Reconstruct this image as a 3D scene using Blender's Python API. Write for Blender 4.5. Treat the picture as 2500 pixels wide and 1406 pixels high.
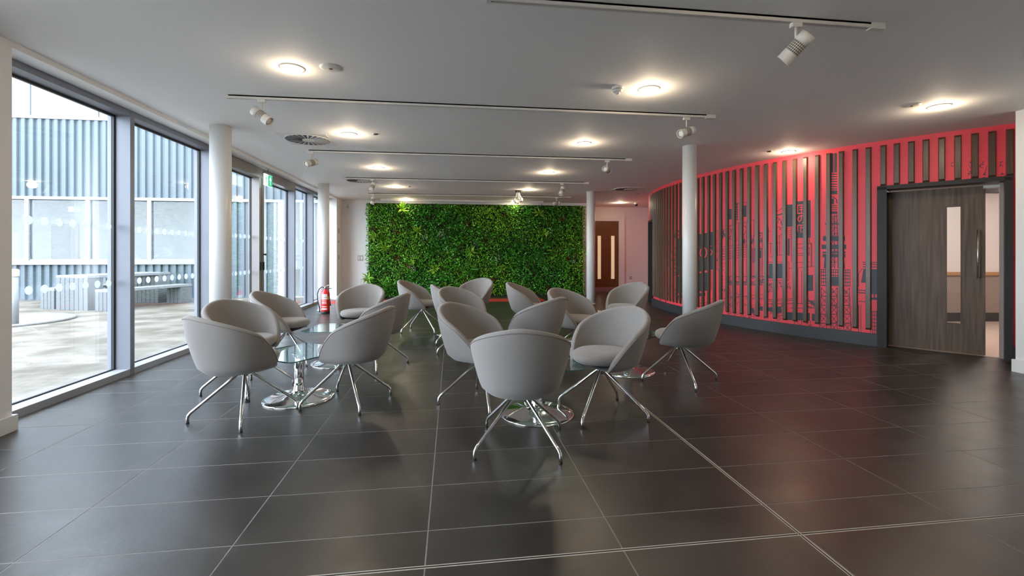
import bpy, bmesh, math, random
import numpy as np
from mathutils import Vector, Matrix
for o in list(bpy.data.objects): bpy.data.objects.remove(o)
SC = bpy.context.scene; COL = SC.collection
PI = math.pi; R = math.radians
random.seed(7); RNG = np.random.default_rng(7)

# ------------------------------------------------------------------ camera
F, CX, HY, H = 1111.0, 1250.0, 617.0, 1.25          # focal length (px of 2500), principal x, horizon row, eye height
TH = math.atan((1250-1105)/F)
cam = bpy.data.cameras.new('camera'); camo = bpy.data.objects.new('camera', cam); COL.objects.link(camo)
camo.location = (0, 0, H); camo.rotation_euler = (PI/2, 0, -TH)
cam.sensor_width = 36; cam.lens = 36*F/2500; cam.shift_y = -(703-HY)/2500; cam.clip_end = 200
SC.camera = camo
# ------------------------------------------------------------------ world, exposure
SKY, LAMP = 2.7, .85
w = bpy.data.worlds.new('overcast_sky'); SC.world = w; w.use_nodes = True
bg = w.node_tree.nodes['Background']; bg.inputs[0].default_value = (.79, .885, 1.0, 1); bg.inputs[1].default_value = SKY
SC.view_settings.view_transform = 'Standard'; SC.view_settings.look = 'None'
SC.view_settings.gamma = 1; SC.view_settings.exposure = 2.12; SC.view_settings.use_curve_mapping = False

# ------------------------------------------------------------------ pixel helpers (photo pixel -> direction -> surface)
FW = (math.sin(TH), math.cos(TH)); RT = (math.cos(TH), -math.sin(TH))
def ray(px):
    u = (px-CX)/F; return (FW[0]+u*RT[0], FW[1]+u*RT[1])
def at_z(px, py, Z):
    d = ray(px); t = (Z-H)/((HY-py)/F); return (t*d[0], t*d[1])
def at_y(px, py, Y):
    d = ray(px); t = Y/d[1]; return (t*d[0], H+t*(HY-py)/F)
def at_x(px, py, X):
    d = ray(px); t = X/d[0]; return (t*d[1], H+t*(HY-py)/F)
CEIL = 2.7375

# ------------------------------------------------------------------ materials
def mat(name, col, rough=.5, metal=0, noise=0, scale=6, bump=0, bscale=60, spec=.5, emit=None, estr=0, stretch=None, sheen=0, coat=0):
    m = bpy.data.materials.new(name); m.use_nodes = True; nt = m.node_tree; b = nt.nodes['Principled BSDF']
    b.inputs['Roughness'].default_value = rough; b.inputs['Metallic'].default_value = metal
    b.inputs['Specular IOR Level'].default_value = spec; b.inputs['Sheen Weight'].default_value = sheen
    b.inputs['Coat Weight'].default_value = coat
    c = (*col, 1); b.inputs['Base Color'].default_value = c
    tc = None
    def coords():
        t = nt.nodes.new('ShaderNodeTexCoord'); mp = nt.nodes.new('ShaderNodeMapping')
        nt.links.new(t.outputs['Object'], mp.inputs[0])
        if stretch: mp.inputs['Scale'].default_value = stretch
        return mp.outputs[0]
    if noise:
        n = nt.nodes.new('ShaderNodeTexNoise'); n.inputs['Scale'].default_value = scale; n.inputs['Detail'].default_value = 6
        nt.links.new(coords(), n.inputs['Vector'])
        r = nt.nodes.new('ShaderNodeValToRGB'); r.color_ramp.elements[0].position = .3; r.color_ramp.elements[1].position = .7
        r.color_ramp.elements[0].color = tuple(x*(1-noise) for x in col)+(1,)
        r.color_ramp.elements[1].color = tuple(min(1, x*(1+noise)) for x in col)+(1,)
        nt.links.new(n.outputs[0], r.inputs[0]); nt.links.new(r.outputs[0], b.inputs['Base Color'])
    if bump:
        n2 = nt.nodes.new('ShaderNodeTexNoise'); n2.inputs['Scale'].default_value = bscale; n2.inputs['Detail'].default_value = 3
        nt.links.new(coords(), n2.inputs['Vector'])
        bp = nt.nodes.new('ShaderNodeBump'); bp.inputs['Strength'].default_value = bump; bp.inputs['Distance'].default_value = .01
        nt.links.new(n2.outputs[0], bp.inputs['Height']); nt.links.new(bp.outputs[0], b.inputs['Normal'])
    if emit:
        b.inputs['Emission Color'].default_value = (*emit, 1); b.inputs['Emission Strength'].default_value = estr
    return m
def glass_mat(name, tint, refl=1.0, rough=.0):
    m = bpy.data.materials.new(name); m.use_nodes = True; nt = m.node_tree; nt.nodes.clear()
    o = nt.nodes.new('ShaderNodeOutputMaterial'); mx = nt.nodes.new('ShaderNodeMixShader')
    t = nt.nodes.new('ShaderNodeBsdfTransparent'); t.inputs[0].default_value = (*tint, 1)
    g = nt.nodes.new('ShaderNodeBsdfGlossy'); g.inputs['Roughness'].default_value = rough; g.inputs[0].default_value = (refl, refl, refl, 1)
    f = nt.nodes.new('ShaderNodeFresnel'); ge = nt.nodes.new('ShaderNodeNewGeometry'); mr = nt.nodes.new('ShaderNodeMapRange')
    mr.inputs[3].default_value = 1.5; mr.inputs[4].default_value = 1/1.5        # same reflectance on both faces of a thin sheet
    nt.links.new(ge.outputs['Backfacing'], mr.inputs[0]); nt.links.new(mr.outputs[0], f.inputs[0])
    nt.links.new(f.outputs[0], mx.inputs[0]); nt.links.new(t.outputs[0], mx.inputs[1]); nt.links.new(g.outputs[0], mx.inputs[2])
    nt.links.new(mx.outputs[0], o.inputs[0]); return m
M = {}
M['white'] = mat('white_paint', (.84, .83, .82), .55, bump=.03, bscale=220)
M['ceil'] = mat('ceiling_paint', (.90, .89, .885), .7, bump=.02, bscale=150)
M['column'] = mat('column_paint', (.82, .82, .80), .3)
M['alu'] = mat('grey_aluminium', (.20, .212, .25), .42, .1)
M['sill'] = mat('pale_grey_sill', (.36, .375, .41), .4)
M['aludk'] = mat('brown_grey_aluminium', (.26, .24, .23), .4, .3)
M['gasket'] = mat('black_gasket', (.015, .017, .02), .6)
M['glass'] = glass_mat('window_glass', (.95, .965, .97))
M['tglass'] = glass_mat('table_glass', (.80, .93, .90))
M['gedge'] = mat('glass_edge', (.05, .16, .14), .1, spec=.8)
M['dot'] = mat('frosted_dot', (.6, .63, .66), .6)
_nt = M['dot'].node_tree; _tr = _nt.nodes.new('ShaderNodeBsdfTranslucent'); _tr.inputs[0].default_value = (.72, .75, .78, 1)
_mx = _nt.nodes.new('ShaderNodeMixShader'); _mx.inputs[0].default_value = .6; _o = _nt.nodes['Material Output']
_nt.links.new(_nt.nodes['Principled BSDF'].outputs[0], _mx.inputs[1]); _nt.links.new(_tr.outputs[0], _mx.inputs[2]); _nt.links.new(_mx.outputs[0], _o.inputs[0])
M['grout'] = mat('grout', (.25, .235, .22), .9, noise=.15, scale=14)
M['fabric'] = mat('grey_wool', (.285, .262, .248), .92, noise=.06, scale=180, bump=.12, bscale=900, sheen=.25)
M['piping'] = mat('wool_piping', (.23, .21, .20), .9)
M['chrome'] = mat('chrome', (.82, .82, .83), .08, 1.0)
M['brushed'] = mat('brushed_steel', (.55, .54, .52), .3, 1.0)
M['black'] = mat('black_plastic', (.015, .015, .016), .45)
M['red'] = mat('red_mural_paint', (.95, .08, .11), .5, noise=.05, scale=2)
M['redflat'] = mat('red_print', (.95, .08, .11), .5)
M['ink'] = mat('slate_print', (.045, .055, .07), .5)
M['slat'] = mat('dark_oak_slat', (.100, .065, .039), .34, noise=.30, scale=3, stretch=(30, 30, 1.2), bump=.04, bscale=8, spec=.65)
M['oak'] = mat('dark_oak_door', (.125, .084, .058), .42, noise=.45, scale=2.2, stretch=(16, 16, .8), bump=.04, bscale=6)
M['frame'] = mat('near_black_frame', (.018, .017, .017), .5)
M['plinth'] = mat('dark_plinth', (.045, .048, .055), .45)
M['fitting'] = mat('fitting_white', (.72, .70, .66), .45)
M['grille'] = mat('grille_dark', (.10, .085, .06), .6)
M['lens'] = mat('lamp_lens', (1, 1, 1), .4, emit=(1, .80, .52), estr=12)
M['offlens'] = mat('frosted_lens', (.75, .75, .72), .25)
M['doorbrown'] = mat('brown_veneer', (.16, .075, .022), .45, noise=.25, scale=2, stretch=(20, 20, 1))
M['warmglass'] = mat('warm_glow_glazing', (.8, .68, .5), .3, emit=(1, .72, .45), estr=.10)  # panes glow by themselves, standing for a lit space behind
M['warmwall'] = mat('wall_warm_light_tint', (.62, .50, .36), .6)  # warm light on the recess wall, put into its base colour
M['carpet'] = mat('beige_vinyl', (.52, .44, .38), .5, noise=.05)
M['dado'] = mat('taupe_wall', (.34, .29, .26), .6)
M['rail'] = mat('oak_rail', (.45, .27, .12), .45)
M['redext'] = mat('extinguisher_red', (.72, .02, .02), .25, coat=.4)
M['label'] = mat('label_white', (.85, .84, .83), .5)
M['yellow'] = mat('tag_yellow', (.8, .5, .06), .5)
M['green'] = mat('sign_green', (.0, .36, .15), .4, emit=(.0, .5, .22), estr=.25)
M['signwhite'] = mat('sign_white', (.9, .95, .92), .4, emit=(.85, 1, .92), estr=.35)
M['steel'] = mat('socket_steel', (.36, .33, .32), .35, .8)
M['clad'] = mat('blue_grey_cladding', (.105, .135, .155), .45, noise=.05, scale=1.5)
M['cladrib'] = mat('cladding_rib', (.088, .115, .135), .45)
M['upper'] = mat('pale_panel', (.23, .25, .265), .3)
M['bframe'] = mat('pale_frame', (.22, .235, .25), .4)
M['broom'] = mat('far_room_paint', (.115, .13, .125), .7)
M['conc'] = mat('grey_composite', (.12, .128, .136), .6, noise=.08, scale=12)
M['conctop'] = mat('pale_composite', (.19, .20, .21), .55)
M['kerb'] = mat('pale_slab', (.17, .165, .155), .7, noise=.05)
M['bark'] = mat('backing_soil', (.012, .02, .008), .9)
M['redmat'] = mat('red_floor_strip', (.55, .03, .025), .6)
M['clearglass'] = glass_mat('blown_glass', (.96, .95, .93))

def tile_material():
    m = bpy.data.materials.new('slate_tile'); m.use_nodes = True; nt = m.node_tree; b = nt.nodes['Principled BSDF']
    g = nt.nodes.new('ShaderNodeNewGeometry'); oi = nt.nodes.new('ShaderNodeObjectInfo')
    n = nt.nodes.new('ShaderNodeTexNoise'); n.inputs['Scale'].default_value = 1.7; n.inputs['Detail'].default_value = 8; n.inputs['Distortion'].default_value = 1.2
    nt.links.new(g.outputs['Position'], n.inputs['Vector'])
    r = nt.nodes.new('ShaderNodeValToRGB'); r.color_ramp.elements[0].position = .25; r.color_ramp.elements[1].position = .75
    r.color_ramp.elements[0].color = (.013, .0115, .0105, 1); r.color_ramp.elements[1].color = (.044, .037, .0315, 1)
    nt.links.new(n.outputs[0], r.inputs[0])
    mx = nt.nodes.new('ShaderNodeMix'); mx.data_type = 'RGBA'; mx.blend_type = 'MULTIPLY'; mx.inputs[0].default_value = 1
    mr = nt.nodes.new('ShaderNodeMapRange'); mr.inputs[3].default_value = .85; mr.inputs[4].default_value = 1.15
    nt.links.new(oi.outputs['Random'], mr.inputs[0]); nt.links.new(r.outputs[0], mx.inputs[6]); nt.links.new(mr.outputs[0], mx.inputs[7])
    nt.links.new(mx.outputs[2], b.inputs['Base Color'])
    n2 = nt.nodes.new('ShaderNodeTexNoise'); n2.inputs['Scale'].default_value = 4; n2.inputs['Detail'].default_value = 6
    nt.links.new(g.outputs['Position'], n2.inputs['Vector'])
    mr2 = nt.nodes.new('ShaderNodeMapRange'); mr2.inputs[3].default_value = .25; mr2.inputs[4].default_value = .43
    nt.links.new(n2.outputs[0], mr2.inputs[0]); nt.links.new(mr2.outputs[0], b.inputs['Roughness'])
    b.inputs['Specular IOR Level'].default_value = .80
    n3 = nt.nodes.new('ShaderNodeTexNoise'); n3.inputs['Scale'].default_value = 35; n3.inputs['Detail'].default_value = 4
    nt.links.new(g.outputs['Position'], n3.inputs['Vector'])
    bp = nt.nodes.new('ShaderNodeBump'); bp.inputs['Strength'].default_value = .06; bp.inputs['Distance'].default_value = .01
    nt.links.new(n3.outputs[0], bp.inputs['Height']); nt.links.new(bp.outputs[0], b.inputs['Normal'])
    return m
M['tile'] = tile_material()
def paving_material():
    m = bpy.data.materials.new('courtyard_paving'); m.use_nodes = True; nt = m.node_tree; b = nt.nodes['Principled BSDF']
    g = nt.nodes.new('ShaderNodeNewGeometry')
    br = nt.nodes.new('ShaderNodeTexBrick'); br.inputs['Scale'].default_value = 2.2; br.inputs['Mortar Size'].default_value = .012
    br.inputs['Color1'].default_value = (.135, .122, .105, 1); br.inputs['Color2'].default_value = (.10, .089, .074, 1); br.inputs['Mortar'].default_value = (.085, .078, .062, 1)
    nt.links.new(g.outputs['Position'], br.inputs['Vector'])
    n = nt.nodes.new('ShaderNodeTexNoise'); n.inputs['Scale'].default_value = 1.7; n.inputs['Detail'].default_value = 10
    nt.links.new(g.outputs['Position'], n.inputs['Vector'])
    r = nt.nodes.new('ShaderNodeValToRGB'); r.color_ramp.elements[0].position = .38; r.color_ramp.elements[1].position = .62
    r.color_ramp.elements[0].color = (.66, .62, .50, 1); r.color_ramp.elements[1].color = (1.38, 1.36, 1.36, 1)
    nt.links.new(n.outputs[0], r.inputs[0])
    mx = nt.nodes.new('ShaderNodeMix'); mx.data_type = 'RGBA'; mx.blend_type = 'MULTIPLY'; mx.inputs[0].default_value = 1
    nt.links.new(br.outputs[0], mx.inputs[6]); nt.links.new(r.outputs[0], mx.inputs[7]); nt.links.new(mx.outputs[2], b.inputs['Base Color'])
    b.inputs['Roughness'].default_value = .8
    bp = nt.nodes.new('ShaderNodeBump'); bp.inputs['Strength'].default_value = .3
    nt.links.new(br.outputs[1], bp.inputs['Height']); bp.invert = True; nt.links.new(bp.outputs[0], b.inputs['Normal'])
    return m
M['paving'] = paving_material()
def leaf_material():
    m = bpy.data.materials.new('leaf_green'); m.use_nodes = True; nt = m.node_tree; b = nt.nodes['Principled BSDF']
    a = nt.nodes.new('ShaderNodeVertexColor'); a.layer_name = 'leaf'
    nt.links.new(a.outputs[0], b.inputs['Base Color']); b.inputs['Roughness'].default_value = .38
    return m
M['leaf'] = leaf_material()

# ------------------------------------------------------------------ mesh builder
class MB:
    def __init__(s): s.v = []; s.f = []; s.sm = []; s.mi = []
    def add(s, vs, fs, smooth=False, mi=0):
        n = len(s.v); s.v += [tuple(v) for v in vs]; s.f += [tuple(i+n for i in f) for f in fs]
        s.sm += [smooth]*len(fs); s.mi += [mi]*len(fs); return s
    def box(s, a, b, mi=0):
        x0, y0, z0 = a; x1, y1, z1 = b
        return s.add([(x0,y0,z0),(x1,y0,z0),(x1,y1,z0),(x0,y1,z0),(x0,y0,z1),(x1,y0,z1),(x1,y1,z1),(x0,y1,z1)],
              [(0,3,2,1),(4,5,6,7),(0,1,5,4),(1,2,6,5),(2,3,7,6),(3,0,4,7)], mi=mi)
    def cbox(s, c, d, mi=0): return s.box([c[i]-d[i]/2 for i in range(3)], [c[i]+d[i]/2 for i in range(3)], mi)
    def bbox(s, a, b, r=.004):     # box with chamfered vertical and horizontal edges
        bm = bmesh.new(); bmesh.ops.create_cube(bm, size=1)
        for v in bm.verts: v.co = Vector([(a[i]+b[i])/2+v.co[i]*(b[i]-a[i]) for i in range(3)])
        bmesh.ops.bevel(bm, geom=bm.edges[:], offset=r, segments=2, affect='EDGES', profile=.6)
        bm.verts.index_update(); s.add([v.co for v in bm.verts], [[v.index for v in f.verts] for f in bm.faces]); bm.free(); return s
    def tube(s, pts, r, n=8, caps=True, mi=0):
        pts = [Vector(p) for p in pts]; k = len(pts); rs = r if isinstance(r, (list, tuple)) else [r]*k
        vs = []; ref = None
        for i, p in enumerate(pts):
            t = (pts[min(i+1, k-1)]-pts[max(i-1, 0)]).normalized()
            if ref is None: ref = Vector((0,0,1)) if abs(t.z) < .9 else Vector((1,0,0))
            u = (ref-t*ref.dot(t)).normalized(); ref = u; w_ = t.cross(u)
            vs += [p+(u*math.cos(2*PI*j/n)+w_*math.sin(2*PI*j/n))*rs[i] for j in range(n)]
        fs = [(i*n+j, i*n+(j+1)%n, (i+1)*n+(j+1)%n, (i+1)*n+j) for i in range(k-1) for j in range(n)]
        s.add(vs, fs, True, mi)
        if caps:
            b0 = len(s.v)-len(vs); s.f += [tuple(b0+j for j in range(n))[::-1], tuple(b0+(k-1)*n+j for j in range(n))]; s.sm += [False]*2; s.mi += [mi]*2
        return s
    def lathe(s, prof, n=24, c=(0,0,0), smooth=True, mi=0, mat_=None, caps=True):
        vs = []; k = len(prof)
        for r, z in prof:
            for j in range(n):
                v = Vector((r*math.cos(2*PI*j/n), r*math.sin(2*PI*j/n), z))
                if mat_ is not None: v = mat_ @ v
                vs.append(v+Vector(c))
        fs = [(i*n+j, i*n+(j+1)%n, (i+1)*n+(j+1)%n, (i+1)*n+j) for i in range(k-1) for j in range(n)]
        s.add(vs, fs, smooth, mi)
        b0 = len(s.v)-len(vs)
        if not caps: return s
        if prof[0][0] > 1e-4: s.f.append(tuple(b0+j for j in range(n))[::-1]); s.sm.append(False); s.mi.append(mi)
        if prof[-1][0] > 1e-4: s.f.append(tuple(b0+(k-1)*n+j for j in range(n))); s.sm.append(False); s.mi.append(mi)
        return s
    def prism(s, poly, z0, z1, mi=0):
        n = len(poly)
        return s.add([(x,y,z0) for x,y in poly]+[(x,y,z1) for x,y in poly],
            [tuple(range(n))[::-1], tuple(range(n,2*n))]+[(i,(i+1)%n,n+(i+1)%n,n+i) for i in range(n)], mi=mi)
    def mesh(s, name, mats):
        me = bpy.data.meshes.new(name); me.from_pydata(s.v, [], s.f)
        for m in (mats if isinstance(mats, list) else [mats]): me.materials.append(m)
        me.polygons.foreach_set('use_smooth', s.sm); me.polygons.foreach_set('material_index', s.mi); me.update(); return me
    def obj(s, name, mats, parent=None, loc=(0,0,0), rz=0):
        return link(name, s.mesh(name, mats), parent, loc, rz)
def link(name, me, parent=None, loc=(0,0,0), rz=0):
    o = bpy.data.objects.new(name, me); COL.objects.link(o); o.location = loc; o.rotation_euler = (0,0,rz)
    if parent: o.parent = parent
    return o
def tag(o, label=None, cat=None, group=None, kind=None):
    if label: o['label'] = label
    if cat: o['category'] = cat
    if group: o['group'] = group
    if kind: o['kind'] = kind
    return o
def thing(name, label, cat, loc=(0,0,0), rz=0, group=None):
    return tag(link(name, None, None, loc, rz), label, cat, group)
def struct(name, mb, m, label=None): return tag(mb.obj(name, m), label, kind='structure')
def copy_tree(o, parent=None):
    c = o.copy(); COL.objects.link(c)
    if parent: c.parent = parent
    for ch in o.children: copy_tree(ch, c)
    return c
def B(): return MB()
def text_mesh(txt, size, m, name, ext=.0005):
    cu = bpy.data.curves.new(name, 'FONT'); cu.body = txt; cu.size = size; cu.extrude = ext; cu.align_x = 'CENTER'; cu.align_y = 'CENTER'
    o = bpy.data.objects.new(name, cu); COL.objects.link(o)
    dg = bpy.context.evaluated_depsgraph_get(); me = bpy.data.meshes.new_from_object(o.evaluated_get(dg))
    bpy.data.objects.remove(o); me.name = name; me.materials.clear(); me.materials.append(m); return me

# ================================================================== THE SETTING
XW = -3.07          # inner face of the window wall
GX = -3.42          # plane of the glass
# floor: grout bed and tiles
floor = struct('floor', B().box((-3.45,-3.6,-.12), (10.5,14.6,-.0009)), M['grout'], 'dark slate tile floor with pale grout joints')
PODC = (11.0, 8.9); PODR = 6.4
jx = [-.11+.8222*k for k in range(-5, 9)]
jy = [2.08+.3995*k for k in range(0, 31)]; jyn = [1.84-.3995*k for k in range(0, 14)]
DX, DY = 1.53, 1.84; g = .0019
def cells(js):
    return list(zip(js, js[1:]))
xs = cells(jx); ys = [(1.84, 2.08)]+cells(jy)+[(b, a) for a, b in cells(jyn)]
tiles_mb = B(); nt_ = 0; tmesh = {}
for (x0, x1) in xs:
    for (y0, y1) in ys:
        a0, a1, b0, b1 = x0+g, x1-g, y0+g, y1-g
        if abs(x0-DX) < .02: a0 += .0075
        if abs(x1-DX) < .02: a1 -= .0075
        if abs(y0-DY) < .02: b0 += .007
        if abs(y1-DY) < .02: b1 -= .007
        a0 = max(a0, -3.26); a1 = min(a1, 7.2)
        if a1-a0 < .03: continue
        cx, cy = (a0+a1)/2, (b0+b1)/2
        if math.hypot(max(a0,min(a1,PODC[0]))-PODC[0], max(b0,min(b1,PODC[1]))-PODC[1]) < PODR-.6 and min(math.hypot(x-PODC[0], y-PODC[1]) for x in (a0,a1) for y in (b0,b1)) < PODR-.35 and max(math.hypot(x-PODC[0], y-PODC[1]) for x in (a0,a1) for y in (b0,b1)) < PODR: continue
        if cx > 5.95 and cy < 3.6: continue
        z = cx*FW[0]+cy*FW[1]; lat = cx*RT[0]+cy*RT[1]
        vis = z > 1.3 and abs(lat) < z*1.25+.5
        if vis and z < 7.4:
            key = (round(a1-a0,3), round(b1-b0,3))
            if key not in tmesh:
                w2, d2, c = key[0]/2, key[1]/2, .0015
                tmesh[key] = B().add([(-w2,-d2,-.003),(w2,-d2,-.003),(w2,d2,-.003),(-w2,d2,-.003),(-w2+c,-d2+c,0),(w2-c,-d2+c,0),(w2-c,d2-c,0),(-w2+c,d2-c,0)],
                    [(4,5,6,7),(0,1,5,4),(1,2,6,5),(2,3,7,6),(3,0,4,7)]).mesh('tile', M['tile'])
            link('tile', tmesh[key], floor, (cx,cy,0)); nt_ += 1
        else:
            tiles_mb.add([(a0,b0,-.003),(a1,b0,-.003),(a1,b1,-.003),(a0,b1,-.003),(a0,b0,0),(a1,b0,0),(a1,b1,0),(a0,b1,0)], [(4,5,6,7),(0,1,5,4),(1,2,6,5),(2,3,7,6),(3,0,4,7)])
tag(tiles_mb.obj('tile_field', M['tile'], floor), kind='stuff')
# movement joint: a dark filler strip between two pale lines
tag(B().box((DX-.0042,-3.5,-.003),(DX+.0042,13.1,-.0002)).box((-3.2,DY-.004,-.003),(5.8,DY+.004,-.0002)).obj('movement_joint', M['frame'], floor))
jt = mat('pale_joint_trim', (.55, .50, .44), .6); e0, e1 = .0044, .0088
for sgn_ in (-1, 1):
    x0_, x1_ = sorted((DX+sgn_*e0, DX+sgn_*e1)); y0_, y1_ = sorted((DY+sgn_*e0, DY+sgn_*e1))
    B().box((x0_,-3.5,-.003),(x1_,13.1,.0001)).obj('joint_trim', jt, floor); B().box((-3.2,y0_,-.003),(5.8,y1_,.0001)).obj('joint_trim', jt, floor)
# ceiling
struct('ceiling', B().box((XW-.02,-3.6,CEIL),(10.5,14.6,CEIL+.25)), M['ceil'], 'flat white plaster ceiling')
# left wall: piers, downstand over the glazing, end piece
wl = B().box((XW-.45,2.95,0),(XW,3.625,CEIL)).box((XW-.45,12.66,0),(XW,13.3,CEIL)).box((XW-.45,-3.6,0),(XW,-.6,CEIL)).box((XW-.05,-.6,CEIL-.045),(XW,2.95,CEIL)).box((XW-.05,3.625,CEIL-.045),(XW,12.66,CEIL)).box((XW-.45,-.6,CEIL-.03),(XW-.05,2.95,CEIL+.25)).box((XW-.45,3.625,CEIL-.03),(XW-.05,12.66,CEIL+.25))
struct('wall_left', wl, M['white'], 'white plaster wall around the tall glazing')
struct('baseboard_left', B().box((XW,-3.5,0),(XW+.02,-.6,.11)).box((XW-.2,2.93,0),(XW+.022,3.645,.11)).box((XW-.2,12.64,0),(XW+.018,13.25,.10)), M['white'], 'white skirting along the glazed wall')
struct('wall_back', B().box((XW-.45,13.25,0),(4.15,13.5,CEIL)).box((4.0,13.5,0),(4.15,14.3,CEIL)), M['white'], 'white end wall behind the living wall')
struct('wall_recess', B().box((4.0,14.3,0),(8.6,14.5,CEIL)), M['white'], 'white wall of the recess with the brown double door')
struct('wall_rear', B().box((XW-.45,-3.8,0),(7.5,-3.6,CEIL)), M['white'], 'white wall behind the viewer')
struct('wall_right', B().box((5.87,-3.6,0),(7.6,4.06,CEIL)), M['white'], 'white wall end beside the sliding door')
struct('baseboard_right', B().box((5.848,-3.5,0),(5.87,4.08,.13)), M['white'], 'white skirting at the foot of the right wall')

# ---- glazing
def window(n, y0, y1, x=GX, door=False, label=None):
    t = tag(link('window_%d' % n, None, None, (x, (y0+y1)/2, 0)), label, kind='structure'); w2 = (y1-y0)/2
    zt, zs = (2.70, .05)
    head = .16 if door else .05
    am = M['aludk'] if door else M['alu']
    B().box((-.05,-w2,0),(.15,w2,zs+.012)).obj('sill', M['sill'], t)
    B().box((-.05,-w2,zt-head),(.15,w2,zt+.02)).obj('head_frame', am, t)
    def lite(a, b):
        p = B().box((-.009,a,zs),(.009,b,zt-head)).obj('pane', M['glass'], t)
        B().box((-.014,a,zs),(.014,b,zs+.022)).box((-.014,a,zt-head-.02),(.014,b,zt-head)).box((-.014,a,zs),(.014,a+.02,zt-head)).box((-.014,b-.02,zs),(.014,b,zt-head)).obj('gasket', M['gasket'], p)
    if door:
        lite(-w2+.03, -.09); lite(.09, w2-.03)
        for a, b in ((-.10,-.012),(.012,.10)): B().box((-.03,a,zs-.03),(.145,b,zt-head)).obj('door_stile', M['aludk'], t)
        for yy, z in ((-.055, 1.02), (.055, 1.02)): B().bbox((.145,yy-.016,z-.07),(.165,yy+.016,z+.07)).obj('handle_plate', M['black'], t)
        B().lathe([(.012,0),(.012,.03),(.018,.04),(.018,.05)], 10, (.145,.055,1.22), mat_=Matrix.Rotation(PI/2, 4, 'Y')).obj('lock_knob', M['black'], t)
    else: lite(-w2+.03, w2-.03)
    B().box((-.06,-w2-.032,0),(.152,-w2+.032,zt+.02)).obj('mullion', M['alu'], t)
    return t
dotm = B().lathe([(.036,0),(.036,.002)], 20, mat_=Matrix.Rotation(PI/2, 4, 'Y')).mesh('dot', M['dot'])
def dots(win, y0, y1, zz, step=.152):
    for z in zz:
        n = int((y1-y0)/step)
        for k in range(n+1):
            y = y0+k*step
            link('dot', dotm, win, (.010, y-win.location.y, z))
W = []
W.append(window(5, -.6, 2.95, label='tall fixed glazing bay nearest the viewer'))
W.append(window(1, 3.625, 5.15, label='tall clear glass bay beside the white pier'))
W.append(window(2, 5.15, 6.72, label='tall clear glass bay beside the stout column'))
W.append(window(3, 6.72, 10.02, door=True, label='glazed double door bay with brown grey frame'))
W.append(window(4, 10.02, 11.28, label='narrow glass bay beyond the glazed door'))
W.append(window(6, 11.28, 12.66, label='last glass bay at the end of the glazed wall'))
dots(W[1], 4.168, 5.04, (1.515, .945), .144); dots(W[2], 5.335, 6.60, (1.50, .945), .147)
dots(W[3], 6.95, 8.2, (1.52, .92), .155); dots(W[3], 8.56, 9.9, (1.52, .90), .18); dots(W[4], 10.2, 11.15, (1.52, .90), .2)
W5 = W[0]

# ---- columns
def column(x, y, r, lab):
    t = thing('column', lab, 'column', (x,y,0), group=None)
    B().lathe([(r,0),(r,CEIL)], 40).obj('shaft', M['column'], t)
    B().lathe([(r+.012,0),(r+.012,.02),(r+.004,.025),(r,.025)], 40).obj('base_ring', M['column'], t)
    return t
column(-2.71, 5.76, .113, 'stout white round column against the glazing beside the brown glass door')
column(-2.77, 10.30, .115, 'white round column rising behind the red fire extinguisher')
column(3.34, 10.75, .105, 'slim white round column standing before the brown recessed door')
column(3.28, 5.98, .095, 'slim white round column standing before the red slatted wall')

# ---- curved pod wall with mural and slats
def pod(a, r, z=0): return (PODC[0]+r*math.cos(R(a)), PODC[1]+r*math.sin(R(a)), z)
A0, A1, AD0, AD1, AE0, AE1 = 118, 233, 213.35, 223.75, 160.0, 166.6
ZH = 2.10
def arc_wall(mb, a0, a1, z0, z1, r0, r1, mi=0, st=1.0):
    n = max(1, int(round((a1-a0)/st)))
    for k in range(n):
        a, b = a0+(a1-a0)*k/n, a0+(a1-a0)*(k+1)/n
        mb.add([pod(a,r1,z0),pod(b,r1,z0),pod(b,r0,z0),pod(a,r0,z0),pod(a,r1,z1),pod(b,r1,z1),pod(b,r0,z1),pod(a,r0,z1)],
               [(0,3,2,1),(4,5,6,7),(0,1,5,4),(1,2,6,5),(2,3,7,6),(3,0,4,7)], mi=mi)
pw = B(); arc_wall(pw, AE1, AD0, 0, CEIL, PODR-.12, PODR); arc_wall(pw, AD1, A1, 0, CEIL, PODR-.12, PODR)
arc_wall(pw, AD0, AD1, ZH, CEIL, PODR-.12, PODR); arc_wall(pw, A0, AE0, 0, CEIL, PODR-.12, PODR); arc_wall(pw, AE0, AE1, 2.02, CEIL, PODR-.12, PODR)
podw = struct('wall_curved', pw, M['red'], 'red curved feature wall with city mural and dark slats')
pl = B(); arc_wall(pl, AE1, AD0, 0, .165, PODR, PODR+.045); arc_wall(pl, AD1, A1, 0, .165, PODR, PODR+.045)
struct('baseboard_curved', pl, M['plinth'], 'dark plinth at the foot of the curved wall')
def slat_mesh(name, z0, z1, bev=.03):
    d, wf, wb = .033, .047, .068     # depth, front and back widths; local +x points out of the wall
    b = B().add([(0,-wb/2,z0),(0,wb/2,z0),(d,wf/2,z0+bev),(d,-wf/2,z0+bev),(0,-wb/2,z1),(0,wb/2,z1),(d,wf/2,z1-bev),(d,-wf/2,z1-bev)],
                [(0,1,2,3)[::-1],(4,5,6,7),(0,3,7,4)[::-1],(3,2,6,7)[::-1],(2,1,5,6)[::-1]])
    return b.mesh(name, M['slat'])
sl_full = slat_mesh('slat', .205, CEIL-.055); sl_short = slat_mesh('slat', ZH+.03, CEIL-.055); sl_far = slat_mesh('slat', 2.06, CEIL-.055)
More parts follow.
